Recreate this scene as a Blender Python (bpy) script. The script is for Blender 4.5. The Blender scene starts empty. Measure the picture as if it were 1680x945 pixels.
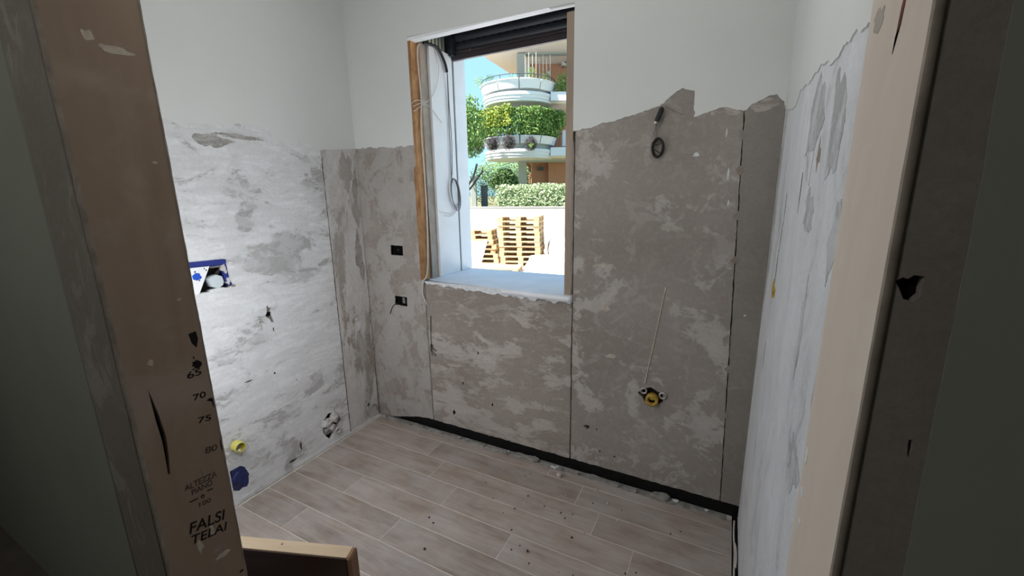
import bpy, bmesh, math, random
from mathutils import Vector, Matrix, Euler, noise

C = bpy.context.scene.collection
random.seed(7)
PI = math.pi

# ------------------------------------------------------------------ camera, light, exposure
sc = bpy.context.scene
sc.view_settings.view_transform = 'Standard'
sc.view_settings.look = 'None'
sc.view_settings.gamma = 1.0
sc.view_settings.use_curve_mapping = False
sc.view_settings.exposure = 0.0

YAW, PITCH, ROLL = 0.4809, 0.2203, -0.0176
CAM = Vector((2.1456, -2.0067, 1.55))
fwd = Vector((-math.sin(YAW)*math.cos(PITCH), math.cos(YAW)*math.cos(PITCH), -math.sin(PITCH)))
rgt = Vector((math.cos(YAW), math.sin(YAW), 0))
upv = rgt.cross(fwd)
r2 = rgt*math.cos(ROLL) + upv*math.sin(ROLL)
u2 = -rgt*math.sin(ROLL) + upv*math.cos(ROLL)
cd = bpy.data.cameras.new('camera'); cam = bpy.data.objects.new('camera', cd); C.objects.link(cam)
cd.sensor_width = 36.0; cd.lens = 685.33/1680*36; cd.clip_start = 0.02; cd.clip_end = 500
cam.matrix_world = Matrix(((r2.x, u2.x, -fwd.x, CAM.x), (r2.y, u2.y, -fwd.y, CAM.y), (r2.z, u2.z, -fwd.z, CAM.z), (0, 0, 0, 1)))
sc.camera = cam

w = bpy.data.worlds.new('sky'); sc.world = w; w.use_nodes = True
wn = w.node_tree.nodes; wl = w.node_tree.links
bg = wn['Background']
tcw = wn.new('ShaderNodeTexCoord'); sep = wn.new('ShaderNodeSeparateXYZ'); rmp = wn.new('ShaderNodeValToRGB')
wl.new(tcw.outputs['Generated'], sep.inputs[0]); wl.new(sep.outputs['Z'], rmp.inputs[0]); wl.new(rmp.outputs[0], bg.inputs[0])
rmp.color_ramp.elements[0].position = 0.0; rmp.color_ramp.elements[0].color = (0.43, 0.77, 0.88, 1)
rmp.color_ramp.elements[1].position = 0.75; rmp.color_ramp.elements[1].color = (0.26, 0.52, 0.92, 1)
bg.inputs[1].default_value = 1.35

sd = bpy.data.lights.new('sun', 'SUN'); sun = bpy.data.objects.new('sun', sd); C.objects.link(sun)
sd.energy = 15.0; sd.angle = 0.009; sd.color = (1.0, 0.95, 0.88)
sun.rotation_euler = Vector((0.38, 0.58, -1.0)).to_track_quat('-Z', 'Y').to_euler()
# unseen fill light added near the ceiling to brighten the room
ld = bpy.data.lights.new('ceiling_fill', 'POINT'); lamp = bpy.data.objects.new('ceiling_fill', ld); C.objects.link(lamp)
ld.energy = 6; ld.shadow_soft_size = 0.2; ld.color = (1.0, 0.98, 0.95); lamp.location = (1.5, -1.0, 2.4)
# added fill light, hidden behind the left door wall to lift the lower room
wd = bpy.data.lights.new('door_wall_fill', 'POINT'); wfill = bpy.data.objects.new('door_wall_fill', wd); C.objects.link(wfill)
wd.energy = 18; wd.shadow_soft_size = 0.3; wd.color = (0.97, 0.98, 1.0); wfill.location = (0.60, -1.30, 1.05)
hd = bpy.data.lights.new('hall_fill', 'POINT'); hfill = bpy.data.objects.new('hall_fill', hd); C.objects.link(hfill)  # unseen fill light added to lift the dark hall walls
hd.energy = 22; hd.shadow_soft_size = 0.16; hd.color = (1.0, 0.98, 0.95); hfill.location = (0.9, -3.1, 2.45)

# ------------------------------------------------------------------ helpers
def T(o, label=None, cat=None, group=None, kind=None):
    if label: o['label'] = label
    if cat: o['category'] = cat
    if group: o['group'] = group
    if kind: o['kind'] = kind
    return o

def link(name, me, mat=None, parent=None, mw=None):
    o = bpy.data.objects.new(name, me); C.objects.link(o)
    if mat is not None and me is not None and len(me.materials) == 0: me.materials.append(mat)
    if parent: o.parent = parent
    if mw is not None: o.matrix_local = mw
    return o

def empty(name, loc=(0, 0, 0), rz=0.0):
    o = bpy.data.objects.new(name, None); C.objects.link(o)
    o.location = loc; o.rotation_euler = (0, 0, rz); o.empty_display_size = 0.1
    return o

def dup(root, loc, rot=None, label=None, group=None):
    r = root.copy(); C.objects.link(r); r.location = loc
    if rot is not None: r.rotation_euler = rot
    if label: r['label'] = label
    if group: r['group'] = group
    for ch in list(root.children):
        c = ch.copy(); C.objects.link(c); c.parent = r
        for g in ch.children:
            d = g.copy(); C.objects.link(d); d.parent = c
    return r

def bm_mesh(name, bm, smooth=False):
    bmesh.ops.recalc_face_normals(bm, faces=bm.faces[:])
    me = bpy.data.meshes.new(name); bm.to_mesh(me); bm.free()
    if smooth: me.shade_smooth()
    return me

def bx(bm, x0, x1, y0, y1, z0, z1, bev=0.0, jit=0.0):
    m = Matrix.Translation(((x0+x1)/2, (y0+y1)/2, (z0+z1)/2)) @ Matrix.Diagonal((x1-x0, y1-y0, z1-z0, 1))
    r = bmesh.ops.create_cube(bm, size=1, matrix=m)
    if bev:
        es = list({e for v in r['verts'] for e in v.link_edges})
        bmesh.ops.bevel(bm, geom=es, offset=bev, segments=1, affect='EDGES')
    return bm

def box(name, b, mat, parent=None, bev=0.0):
    bm = bmesh.new(); bx(bm, *b, bev=bev)
    return link(name, bm_mesh(name, bm), mat, parent)

def tube_mesh(pts, r, res=2, smooth=True):
    cu = bpy.data.curves.new('t', 'CURVE'); cu.dimensions = '3D'; cu.bevel_depth = r; cu.bevel_resolution = res; cu.use_fill_caps = True
    if smooth and len(pts) > 2:
        P = [Vector(p) for p in pts]; out = []
        for i in range(len(P)-1):
            a, b, c, d = P[max(i-1, 0)], P[i], P[i+1], P[min(i+2, len(P)-1)]
            for k in range(5):
                t = k/5
                out.append(0.5*((2*b)+(c-a)*t+(2*a-5*b+4*c-d)*t*t+(3*b-a-3*c+d)*t**3))
        out.append(P[-1]); pts = out
    s = cu.splines.new('POLY'); s.points.add(len(pts)-1)
    for p, q in zip(s.points, pts): p.co = (*q, 1)
    o = bpy.data.objects.new('t', cu); C.objects.link(o)
    dg = bpy.context.evaluated_depsgraph_get()
    me = bpy.data.meshes.new_from_object(o.evaluated_get(dg))
    bpy.data.objects.remove(o); bpy.data.curves.remove(cu)
    me.shade_smooth(); me.materials.clear()
    return me

def tube(name, pts, r, mat, parent=None, res=2):
    return link(name, tube_mesh(pts, r, res), mat, parent)

def tubes(name, lists, r, mat, parent=None):
    bm = bmesh.new()
    for l in lists:
        me = tube_mesh(l, r); bm.from_mesh(me); bpy.data.meshes.remove(me)
    return link(name, bm_mesh(name, bm, True), mat, parent)

def lathe(name, prof, mat, parent=None, n=24, mw=None, smooth=False, a0=0, a1=2*PI):
    bm = bmesh.new(); full = abs(a1-a0-2*PI) < 1e-6
    rings = []
    cnt = n if full else n+1
    for i in range(cnt):
        a = a0+(a1-a0)*i/n
        rings.append([bm.verts.new((r*math.cos(a), r*math.sin(a), z)) for r, z in prof])
    for i in range(n):
        A, B = rings[i], rings[(i+1) % cnt]
        for j in range(len(prof)-1):
            try: bm.faces.new((A[j], B[j], B[j+1], A[j+1]))
            except ValueError: pass
    if not full:
        bm.faces.new(rings[0]); bm.faces.new(rings[-1])
    bmesh.ops.remove_doubles(bm, verts=bm.verts[:], dist=1e-6)
    return link(name, bm_mesh(name, bm, smooth), mat, parent, mw)

# wall frames: u, v along the surface, w out of it
def frame(o, u, v, wv):
    return Matrix(((u[0], v[0], wv[0], o[0]), (u[1], v[1], wv[1], o[1]), (u[2], v[2], wv[2], o[2]), (0, 0, 0, 1)))
W = 2.297
YN, YF = -1.615, -1.44          # near and far face of the door wall
XL, XR = 0.90, 2.25             # left and right jamb
F_BACK = frame((0, 0, 0), (1, 0, 0), (0, 0, 1), (0, -1, 0))
F_LEFT = frame((0, 0, 0), (0, 1, 0), (0, 0, 1), (1, 0, 0))
F_RIGHT = frame((W, 0, 0), (0, -1, 0), (0, 0, 1), (-1, 0, 0))
F_HALL = frame((0, YN, 0), (1, 0, 0), (0, 0, 1), (0, -1, 0))
F_JL = frame((XL, 0, 0), (0, 1, 0), (0, 0, 1), (1, 0, 0))
F_JR = frame((XR, 0, 0), (0, -1, 0), (0, 0, 1), (-1, 0, 0))
F_FLOOR = Matrix.Identity(4)

def prism(name, loops, fr, d0, d1, mat, parent=None):
    """flat outlines with holes (even-odd), given depth d0..d1 along the frame's normal"""
    cu = bpy.data.curves.new('p', 'CURVE'); cu.dimensions = '2D'; cu.fill_mode = 'BOTH'; cu.extrude = (d1-d0)/2
    for L in loops:
        s = cu.splines.new('POLY'); s.use_cyclic_u = True; s.points.add(len(L)-1)
        for p, q in zip(s.points, L): p.co = (q[0], q[1], 0, 1)
    o = bpy.data.objects.new('p', cu); C.objects.link(o)
    me = bpy.data.meshes.new_from_object(o.evaluated_get(bpy.context.evaluated_depsgraph_get()))
    bpy.data.objects.remove(o); bpy.data.curves.remove(cu); me.materials.clear()
    me.transform(fr @ Matrix.Translation((0, 0, (d0+d1)/2)))
    bm = bmesh.new(); bm.from_mesh(me); bmesh.ops.remove_doubles(bm, verts=bm.verts[:], dist=1e-6)
    bmesh.ops.recalc_face_normals(bm, faces=bm.faces[:]); bm.to_mesh(me); bm.free()
    me.name = name
    return link(name, me, mat, parent)

def jag(pts, amp=0.006, step=0.012, seed=0, f=22.0):
    out = []
    for a, b in zip(pts[:-1], pts[1:]):
        a = Vector((*a, 0)); b = Vector((*b, 0)); L = (b-a).length
        if L < 1e-6: continue
        n = max(1, int(L/step)); t = (b-a)/L; nn = Vector((-t.y, t.x, 0))
        for i in range(n):
            p = a+(b-a)*(i/n)
            q = Vector((p.x*f, p.y*f, seed*7.3))
            k = noise.noise(q)+0.6*noise.noise(q*2.7)+0.35*noise.noise(q*6.1)
            e = 1.0 if 0 < i else 0.6
            p = p+nn*(k*amp*e)+t*(0.4*amp*noise.noise(q*3.3+Vector((5, 5, 5))))
            out.append((p.x, p.y))
    out.append(tuple(pts[-1]))
    return out

def rect(u0, v0, u1, v1): return [(u0, v0), (u1, v0), (u1, v1), (u0, v1)]
def blob(u, v, ru, rv, n=14, seed=0, rough=0.25):
    return [(u+ru*math.cos(2*PI*i/n)*(1+rough*noise.noise(Vector((math.cos(2*PI*i/n)*1.6, math.sin(2*PI*i/n)*1.6, seed*3.1)))*1.6),
             v+rv*math.sin(2*PI*i/n)*(1+rough*noise.noise(Vector((math.cos(2*PI*i/n)*1.6, math.sin(2*PI*i/n)*1.6, seed*3.1+9)))*1.6)) for i in range(n)]

def RB(*a):
    b = blob(*a); return jag(b+[b[0]], 0.006, 0.006, a[5], 45)[:-1]

def text(body, fr, ul, vl, ur, vr, h, mat, parent, name='lettering', bold=0.012):
    """flat lettering whose base line runs from (ul,vl) to (ur,vr) on a wall frame"""
    cu = bpy.data.curves.new('f', 'FONT'); cu.body = body; cu.size = 1; cu.extrude = 0.01; cu.offset = bold
    o = bpy.data.objects.new('f', cu); C.objects.link(o)
    me = bpy.data.meshes.new_from_object(o.evaluated_get(bpy.context.evaluated_depsgraph_get()))
    bpy.data.objects.remove(o); bpy.data.curves.remove(cu); me.materials.clear()
    xs = [v.co.x for v in me.vertices]; ys = [v.co.y for v in me.vertices]
    x0, x1, y0, y1 = min(xs), max(xs), min(ys), max(ys)
    L = math.hypot(ur-ul, vr-vl); a = math.atan2(vr-vl, ur-ul)
    M = Matrix.Translation((ul, vl, 0.0004)) @ Matrix.Rotation(a, 4, 'Z') @ Matrix.Diagonal((L/(x1-x0), h/(y1-y0), 0.03, 1)) @ Matrix.Translation((-x0, -y0, 0))
    me.transform(fr @ M); me.name = name
    return link(name, me, mat, parent)

# ------------------------------------------------------------------ materials
def mat_base(name, rough=0.85, spec=0.3):
    m = bpy.data.materials.new(name); m.use_nodes = True
    nt = m.node_tree; b = nt.nodes['Principled BSDF']
    b.inputs['Roughness'].default_value = rough; b.inputs['Specular IOR Level'].default_value = spec
    return m, nt, b

def N(nt, typ, **kw):
    n = nt.nodes.new(typ)
    for k, v in kw.items():
        if k.startswith('i_'): n.inputs[k[2:].replace('_', ' ')].default_value = v
        else: setattr(n, k, v)
    return n

def noise_node(nt, vec, scale, detail=5, rough=0.55, dist=0.0):
    n = N(nt, 'ShaderNodeTexNoise'); n.inputs['Scale'].default_value = scale; n.inputs['Detail'].default_value = detail
    n.inputs['Roughness'].default_value = rough; n.inputs['Distortion'].default_value = dist
    nt.links.new(vec, n.inputs['Vector']); return n.outputs['Fac']

def ramp(nt, fac, stops):
    r = N(nt, 'ShaderNodeValToRGB'); nt.links.new(fac, r.inputs[0]); cr = r.color_ramp
    while len(cr.elements) < len(stops): cr.elements.new(0.5)
    for e, (p, c) in zip(cr.elements, stops):
        e.position = p; e.color = (*c, 1) if not isinstance(c, (int, float)) else (c, c, c, 1)
    return r.outputs[0]

def mix(nt, fac, a, b, mode='MIX'):
    m = N(nt, 'ShaderNodeMix', data_type='RGBA', blend_type=mode)
    for s, v in ((m.inputs[0], fac), (m.inputs[6], a), (m.inputs[7], b)):
        if hasattr(v, 'is_linked'): nt.links.new(v, s)
        else: s.default_value = (*v, 1) if isinstance(v, tuple) else v
    return m.outputs[2]

def coords(nt, scale=(1, 1, 1), off=(0, 0, 0), rot=(0, 0, 0), rand=False):
    tc = N(nt, 'ShaderNodeTexCoord'); mp = N(nt, 'ShaderNodeMapping')
    nt.links.new(tc.outputs['Object'], mp.inputs['Vector'])
    mp.inputs['Scale'].default_value = scale; mp.inputs['Location'].default_value = off; mp.inputs['Rotation'].default_value = rot
    if rand:
        oi = N(nt, 'ShaderNodeObjectInfo'); cm = N(nt, 'ShaderNodeVectorMath', operation='SCALE')
        cm.inputs[0].default_value = (37, 19, 53); nt.links.new(oi.outputs['Random'], cm.inputs['Scale'])
        nt.links.new(cm.outputs[0], mp.inputs['Location'])
    return mp.outputs[0]

def bump(nt, b, h, strength=0.3, dist=0.01):
    n = N(nt, 'ShaderNodeBump'); n.inputs['Strength'].default_value = strength; n.inputs['Distance'].default_value = dist
    nt.links.new(h, n.inputs['Height']); nt.links.new(n.outputs[0], b.inputs['Normal'])

def add(nt, a, b, ka=1.0, kb=1.0):
    m = N(nt, 'ShaderNodeMath', operation='MULTIPLY'); nt.links.new(a, m.inputs[0]); m.inputs[1].default_value = ka
    n = N(nt, 'ShaderNodeMath', operation='MULTIPLY_ADD'); nt.links.new(b, n.inputs[0]); n.inputs[1].default_value = kb
    nt.links.new(m.outputs[0], n.inputs[2]); return n.outputs[0]

def plain(name, col, rough=0.7, spec=0.3, metal=0.0, var=0.12, scale=9.0, bmp=0.0, bscale=60.0):
    m, nt, b = mat_base(name, rough, spec); b.inputs['Metallic'].default_value = metal
    v = coords(nt); f = noise_node(nt, v, scale, 4)
    lo = tuple(c*(1-var) for c in col); hi = tuple(min(1, c*(1+var)) for c in col)
    nt.links.new(ramp(nt, f, [(0.3, lo), (0.7, hi)]), b.inputs['Base Color'])
    if bmp: bump(nt, b, noise_node(nt, v, bscale, 4), bmp, 0.004)
    return m

def plaster(name, dark, mid, pale, cov, scale=3.2, stretch=(1, 1, 2.0), off=(0, 0, 0), grain=0.10, edge=0.012, rot=(0, 0, 0), streak=0.5):
    """scraped render (dark, sandy) with thin pale skim patches lying on it"""
    m, nt, b = mat_base(name, 0.92, 0.15)
    v = coords(nt, stretch, off, rot); v1 = coords(nt)
    f1 = noise_node(nt, v, scale, 7, 0.58, 0.7)
    f2 = noise_node(nt, coords(nt, stretch, (off[0]+4.1, off[1]+2.2, off[2]+7.7), rot), scale*1.9, 6, 0.6, 0.9)
    soft = noise_node(nt, v1, 1.7, 3)
    # base: dark to mid in soft clouds and sandy grain
    base = mix(nt, ramp(nt, soft, [(0.35, 0.0), (0.65, 1.0)]), dark, mid)
    fine = noise_node(nt, v1, 190, 3, 0.7)
    sand = noise_node(nt, v1, 60, 4, 0.65)
    f3 = noise_node(nt, coords(nt, stretch, (off[0]+9.3, off[1]+1.2, off[2]+3.7), rot), scale*4.6, 6, 0.65, 1.2)
    w1 = add(nt, f1, f3, 0.72, 0.28)
    m1 = ramp(nt, w1, [(cov-edge*2.2, 0.0), (cov+edge*0.6, 0.75), (cov+edge*5, 1.0)])
    m2 = ramp(nt, f2, [(cov+0.05-edge, 0.0), (cov+0.05+edge*2, 1.0)])
    m3 = ramp(nt, f3, [(0.50, 0.0), (0.60, 1.0)])
    # scraper streaks that thin the skim
    st = noise_node(nt, coords(nt, (stretch[0]*1.0, stretch[1]*1.0, stretch[2]*4.0), off, rot), 6.0, 6, 0.7, 0.6)
    m1s = mix(nt, streak, m1, ramp(nt, st, [(0.38, 0.30), (0.62, 1.0)]), 'MULTIPLY')
    c1 = mix(nt, m1s, base, pale)
    half = tuple((a*0.5+b_*0.5) for a, b_ in zip(mid, pale))
    c1 = mix(nt, mix(nt, 0.5, m2, (0, 0, 0)), c1, half)
    c2 = mix(nt, mix(nt, 0.72, m3, (0, 0, 0)), c1, half)
    g = ramp(nt, fine, [(0.3, 1-grain), (0.7, 1+grain*0.4)])
    c3 = mix(nt, 1.0, c2, g, 'MULTIPLY')
    g2 = ramp(nt, sand, [(0.3, 1-grain*0.9), (0.62, 1.0)])
    nt.links.new(mix(nt, 1.0, c3, g2, 'MULTIPLY'), b.inputs['Base Color'])
    h = add(nt, m1, sand, 0.35, 0.55); h = add(nt, h, fine, 1.0, 0.35)
    bump(nt, b, h, 0.6, 0.006)
    return m

def painted(name, col, dirt=0.05):
    m, nt, b = mat_base(name, 0.8, 0.25); v = coords(nt)
    f = noise_node(nt, v, 2.2, 5); lo = tuple(c*(1-dirt) for c in col)
    nt.links.new(ramp(nt, f, [(0.3, lo), (0.65, col)]), b.inputs['Base Color'])
    bump(nt, b, add(nt, noise_node(nt, v, 7, 3), noise_node(nt, v, 140, 3), 1.0, 0.25), 0.18, 0.004)
    return m

def wood(name, a, b_, axis=0, scale=6.0, ratio=14.0, rough=0.65, var=0.25, spec=0.3, blotch=None):
    m, nt, b = mat_base(name, rough, spec)
    s = [ratio]*3; s[axis] = 1.0
    v = coords(nt, tuple(s), rand=True)
    f = noise_node(nt, v, scale*0.35, 6, 0.62, 0.5)
    c = ramp(nt, f, [(0.28, a), (0.72, b_)])
    oi = N(nt, 'ShaderNodeObjectInfo')
    val = ramp(nt, oi.outputs['Random'], [(0.0, 1-var), (1.0, 1.0)])
    c = mix(nt, 1.0, c, val, 'MULTIPLY')
    if blotch:
        q = noise_node(nt, coords(nt), blotch[1], 5, 0.6, 0.4)
        c = mix(nt, ramp(nt, q, [(0.5, 0.0), (0.62, blotch[2])]), c, blotch[0])
    nt.links.new(c, b.inputs['Base Color']); bump(nt, b, f, 0.25, 0.002)
    return m

def leafmat(name, a, b_, c_, trans=0.3):
    m, nt, b = mat_base(name, 0.55, 0.35)
    g = N(nt, 'ShaderNodeNewGeometry')
    nt.links.new(ramp(nt, g.outputs['Random Per Island'], [(0.0, a), (0.55, b_), (1.0, c_)]), b.inputs['Base Color'])
    b.inputs['Subsurface Weight'].default_value = 0.0
    return m

M = {}
M['paint'] = painted('white_wall_paint', (0.72, 0.735, 0.72))
M['back'] = plaster('scraped_back_plaster', (0.301, 0.259, 0.231), (0.371, 0.329, 0.297), (0.560, 0.518, 0.483), 0.525, 3.0, (1, 1, 2.2), (1.3, 0.2, 4.4))
M['back_right'] = plaster('scraped_window_side_plaster', (0.307, 0.270, 0.243), (0.375, 0.338, 0.307), (0.540, 0.503, 0.473), 0.56, 3.4, (1.2, 1, 1.3), (3.3, 0.2, 1.4), streak=0.25)
M['back_left'] = plaster('scraped_corner_plaster', (0.312, 0.260, 0.227), (0.377, 0.338, 0.305), (0.465, 0.44, 0.415), 0.49, 4.6, (1.1, 1, 0.9), (7.3, 0.2, 2.4), streak=0.2)
M['back_corner'] = plaster('smooth_corner_plaster', (0.266, 0.241, 0.217), (0.315, 0.287, 0.262), (0.406, 0.378, 0.350), 0.63, 3.0, (1, 1, 1), (2.3, 4.2, 1.4), streak=0.1)
M['left'] = plaster('white_skimmed_plaster', (0.414, 0.403, 0.398), (0.515, 0.510, 0.510), (0.835, 0.845, 0.86), 0.455, 3.1, (1, 1.0, 1.9), (0.6, 2.2, 5.0), grain=0.07, streak=0.45, rot=(0.35, 0, 0))
M['left_corner'] = plaster('grey_corner_plaster', (0.350, 0.301, 0.266), (0.462, 0.434, 0.406), (0.700, 0.686, 0.672), 0.475, 4.2, (1, 1.6, 0.55), (3.6, 1.2, 2.0), streak=0.25)
M['right'] = plaster('skylit_white_skim', (0.44, 0.445, 0.46), (0.56, 0.57, 0.59), (0.78, 0.80, 0.83), 0.43, 3.6, (1, 1.5, 0.9), (5.6, 6.2, 2.0), grain=0.05, edge=0.035, streak=0.15)  # bluish window light is put into the skim's colour
M['sandy'] = plaster('sandy_render', (0.33, 0.31, 0.285), (0.42, 0.40, 0.375), (0.58, 0.57, 0.55), 0.52, 9.0, (1, 1, 2), grain=0.2)
M['masonry'] = plain('mortar_and_chase_shade', (0.05, 0.045, 0.04), 0.95, 0.1, var=0.4, scale=40, bmp=0.4)  # core mortar, darkened in colour so the chases read as shaded
M['outer'] = plain('outer_render', (0.72, 0.70, 0.66), 0.9)
M['hall'] = painted('hall_greenish_paint', (0.30, 0.315, 0.27), 0.1)
M['hall_plaster'] = plaster('hall_frame_plaster', (0.25, 0.22, 0.195), (0.29, 0.262, 0.235), (0.36, 0.335, 0.305), 0.58, 2.6, (1, 1, 0.7), (1, 2, 3), streak=0.1)
M['hall_dark'] = plain('hall_floor', (0.16, 0.14, 0.125), 0.8)
M['hall_plaster'].node_tree.nodes['Bump'].inputs['Strength'].default_value = 0.2
M['right_grey'] = plaster('grey_right_plaster', (0.42, 0.42, 0.43), (0.50, 0.50, 0.51), (0.66, 0.67, 0.69), 0.53, 6, (1, 1.5, 0.9), grain=0.08)
M['ceiling'] = painted('ceiling_paint', (0.78, 0.78, 0.76))
M['tar'] = plain('black_bitumen', (0.006, 0.006, 0.006), 0.6, 0.25, var=0.6, scale=30, bmp=0.5, bscale=90)
M['grout'] = plain('pale_grout', (0.72, 0.67, 0.60), 0.9, 0.2, var=0.15, scale=20)
M['cement'] = plain('grey_cement', (0.30, 0.29, 0.27), 0.95, 0.1, var=0.25, scale=25, bmp=0.5)
M['pale_wood'] = wood('pale_pine', (0.44, 0.33, 0.215), (0.53, 0.41, 0.28), 0, 5, 12, 0.6, 0.05)
M['veneer'] = wood('dark_veneer', (0.022, 0.010, 0.006), (0.045, 0.02, 0.012), 0, 4, 16, 0.35, 0.05)
M['brown_wood'] = wood('brown_lipping', (0.17, 0.085, 0.04), (0.24, 0.13, 0.07), 2, 5, 14, 0.5, 0.05)
M['jamb'] = wood('plaster_smeared_board', (0.285, 0.205, 0.15), (0.335, 0.25, 0.188), 2, 4, 10, 0.75, 0.02, 0.25, ((0.40, 0.33, 0.27), 3.5, 0.55))
M['jamb_right'] = wood('gessoed_board', (0.66, 0.57, 0.49), (0.74, 0.66, 0.575), 2, 4, 6, 0.8, 0.02, 0.2, ((0.78, 0.73, 0.67), 2.6, 0.6))
M['edge'] = plain('frame_edge', (0.28, 0.24, 0.2), 0.85, var=0.25, scale=25, bmp=0.3)
M['ink'] = plain('black_ink', (0.012, 0.009, 0.008), 0.8, 0.2, var=0.3)
M['ink_faded'] = plain('faded_ink', (0.09, 0.065, 0.05), 0.8, 0.2, var=0.5, scale=160)
M['black'] = plain('hole_black', (0.006, 0.005, 0.005), 0.9, 0.1)
M['smear'] = plain('pale_plaster_smear', (0.50, 0.44, 0.37), 0.9, 0.1, var=0.2, scale=60)
M['grey_smear'] = plain('grey_smear', (0.46, 0.42, 0.37), 0.9, 0.1, var=0.15, scale=30)
M['red'] = plain('red_brown_knot', (0.16, 0.045, 0.03), 0.8, 0.2, var=0.4, scale=60)
M['white_plastic'] = plain('white_board', (0.88, 0.89, 0.91), 0.55, 0.3, var=0.03)
M['white_insul'] = plain('ridged_insulation', (0.62, 0.64, 0.52), 0.8, var=0.1)
M['sill'] = plain('white_sill_stone', (0.84, 0.86, 0.90), 0.55, 0.35, var=0.06, scale=6)
M['mortar_white'] = plain('white_mortar', (0.70, 0.72, 0.74), 0.95, 0.1, var=0.12, scale=50, bmp=0.6)
M['osb'] = wood('osb_strip', (0.27, 0.12, 0.045), (0.60, 0.34, 0.16), 2, 34, 1.8, 0.8, 0.05)
M['grey_strip'] = plain('grey_guide_board', (0.42, 0.37, 0.32), 0.8, var=0.15, scale=14)
M['tan_wood'] = wood('tan_strip', (0.30, 0.235, 0.18), (0.42, 0.34, 0.27), 2, 9, 8, 0.8, 0.05)
M['shutter'] = plain('anthracite_aluminium', (0.055, 0.062, 0.075), 0.36, 0.5, var=0.05)
M['shutter_bar'] = plain('brown_aluminium', (0.075, 0.06, 0.068), 0.42, 0.5, var=0.05)
M['steel'] = plain('steel', (0.55, 0.54, 0.52), 0.35, 0.5, metal=0.9, var=0.1)
M['cable_white'] = plain('white_cable', (0.66, 0.61, 0.57), 0.5, 0.4, var=0.05)
M['cable_grey'] = plain('grey_cable', (0.20, 0.19, 0.20), 0.5, 0.4, var=0.15)
M['cable_dark'] = plain('dark_cable', (0.028, 0.021, 0.019), 0.5, 0.4, var=0.3)
M['conduit'] = plain('black_conduit', (0.010, 0.011, 0.013), 0.5, 0.4)
M['navy'] = plain('navy_plastic', (0.010, 0.018, 0.095), 0.45, 0.5, var=0.6, scale=40, bmp=0.5, bscale=50)
M['blue'] = plain('blue_plastic', (0.022, 0.035, 0.21), 0.5, 0.4, var=0.35, scale=25)
M['blue_bright'] = plain('bright_blue_print', (0.02, 0.10, 0.62), 0.5, 0.3, var=0.1)
M['cap_face'] = plain('cap_face', (0.60, 0.66, 0.70), 0.5, 0.4, var=0.04)
M['cap'] = plain('white_cap', (0.44, 0.50, 0.54), 0.5, 0.4, var=0.04)
M['yellow'] = plain('yellow_pipe', (0.74, 0.68, 0.16), 0.45, 0.4, var=0.05)
M['yellow_in'] = plain('yellow_pipe_inside', (0.36, 0.32, 0.03), 0.6, 0.3, var=0.2)
M['ochre'] = plain('ochre_drain', (0.44, 0.27, 0.05), 0.5, 0.4, var=0.4, scale=60)
M['wrap'] = plain('white_wrap', (0.52, 0.50, 0.48), 0.6, 0.4, var=0.25, scale=60, bmp=0.4)
M['crumb_pale'] = plain('pale_crumb', (0.62, 0.56, 0.50), 0.95, 0.1)
M['crumb_dark'] = plain('dark_crumb', (0.055, 0.045, 0.04), 0.95, 0.1)
M['flake'] = plain('dark_flake', (0.16, 0.145, 0.13), 0.95, 0.1, var=0.3, scale=80)
M['stain'] = plain('ochre_stain', (0.50, 0.34, 0.06), 0.9, 0.1, var=0.3, scale=60)
# outside
M['ground'] = plain('white_paving', (0.80, 0.78, 0.74), 0.95, 0.1, var=0.06, scale=2)
M['soil'] = plain('garden_soil', (0.20, 0.20, 0.11), 0.95, 0.1, var=0.3, scale=2)
M['garden_wall'] = plain('cream_wall', (0.42, 0.395, 0.36), 0.95, 0.1, var=0.05, scale=1.5)
M['pallet'] = wood('pallet_pine', (0.56, 0.385, 0.215), (0.78, 0.57, 0.345), 0, 3, 6, 0.85, 0.35, 0.15)
M['pallet_block'] = wood('pallet_chipblock', (0.54, 0.36, 0.19), (0.74, 0.52, 0.30), 2, 9, 2, 0.9, 0.3, 0.1)
M['sack'] = plain('white_big_bag', (0.74, 0.72, 0.70), 0.8, 0.2, var=0.08, scale=5, bmp=0.5, bscale=14)
M['slab'] = plain('pinkish_slab', (0.72, 0.66, 0.60), 0.9)
M['bwhite'] = plain('building_white', (0.70, 0.70, 0.73), 0.85, 0.2, var=0.03, scale=2)
M['bgrey'] = plain('building_grey', (0.40, 0.41, 0.38), 0.9, 0.1, var=0.05)
M['bsoffit'] = plain('soffit_bounce_tint', (0.78, 0.68, 0.62), 0.9, 0.1, var=0.03)  # pinkish bounce light is put into the soffit's colour
M['terra'] = plain('terracotta_wall', (0.55, 0.27, 0.17), 0.9, 0.1, var=0.06)
M['bdark'] = plain('bin_grey', (0.10, 0.11, 0.12), 0.6)
M['rail'] = plain('dark_rail', (0.08, 0.09, 0.10), 0.5)
M['ac'] = plain('ac_cream', (0.66, 0.64, 0.60), 0.6)
M['leaf_hedge'] = leafmat('pale_hedge_leaf', (0.14, 0.22, 0.07), (0.42, 0.50, 0.28), (0.74, 0.77, 0.58))
M['leaf_bush'] = leafmat('balcony_leaf', (0.05, 0.12, 0.025), (0.15, 0.28, 0.06), (0.40, 0.52, 0.16))
M['leaf_yellow'] = leafmat('yellow_leaf', (0.20, 0.28, 0.03), (0.42, 0.50, 0.07), (0.66, 0.66, 0.18))
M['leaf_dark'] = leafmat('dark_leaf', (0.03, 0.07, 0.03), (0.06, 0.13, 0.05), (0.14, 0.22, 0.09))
M['leaf_light'] = leafmat('light_leaf', (0.14, 0.26, 0.05), (0.30, 0.46, 0.12), (0.52, 0.64, 0.26))
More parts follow.
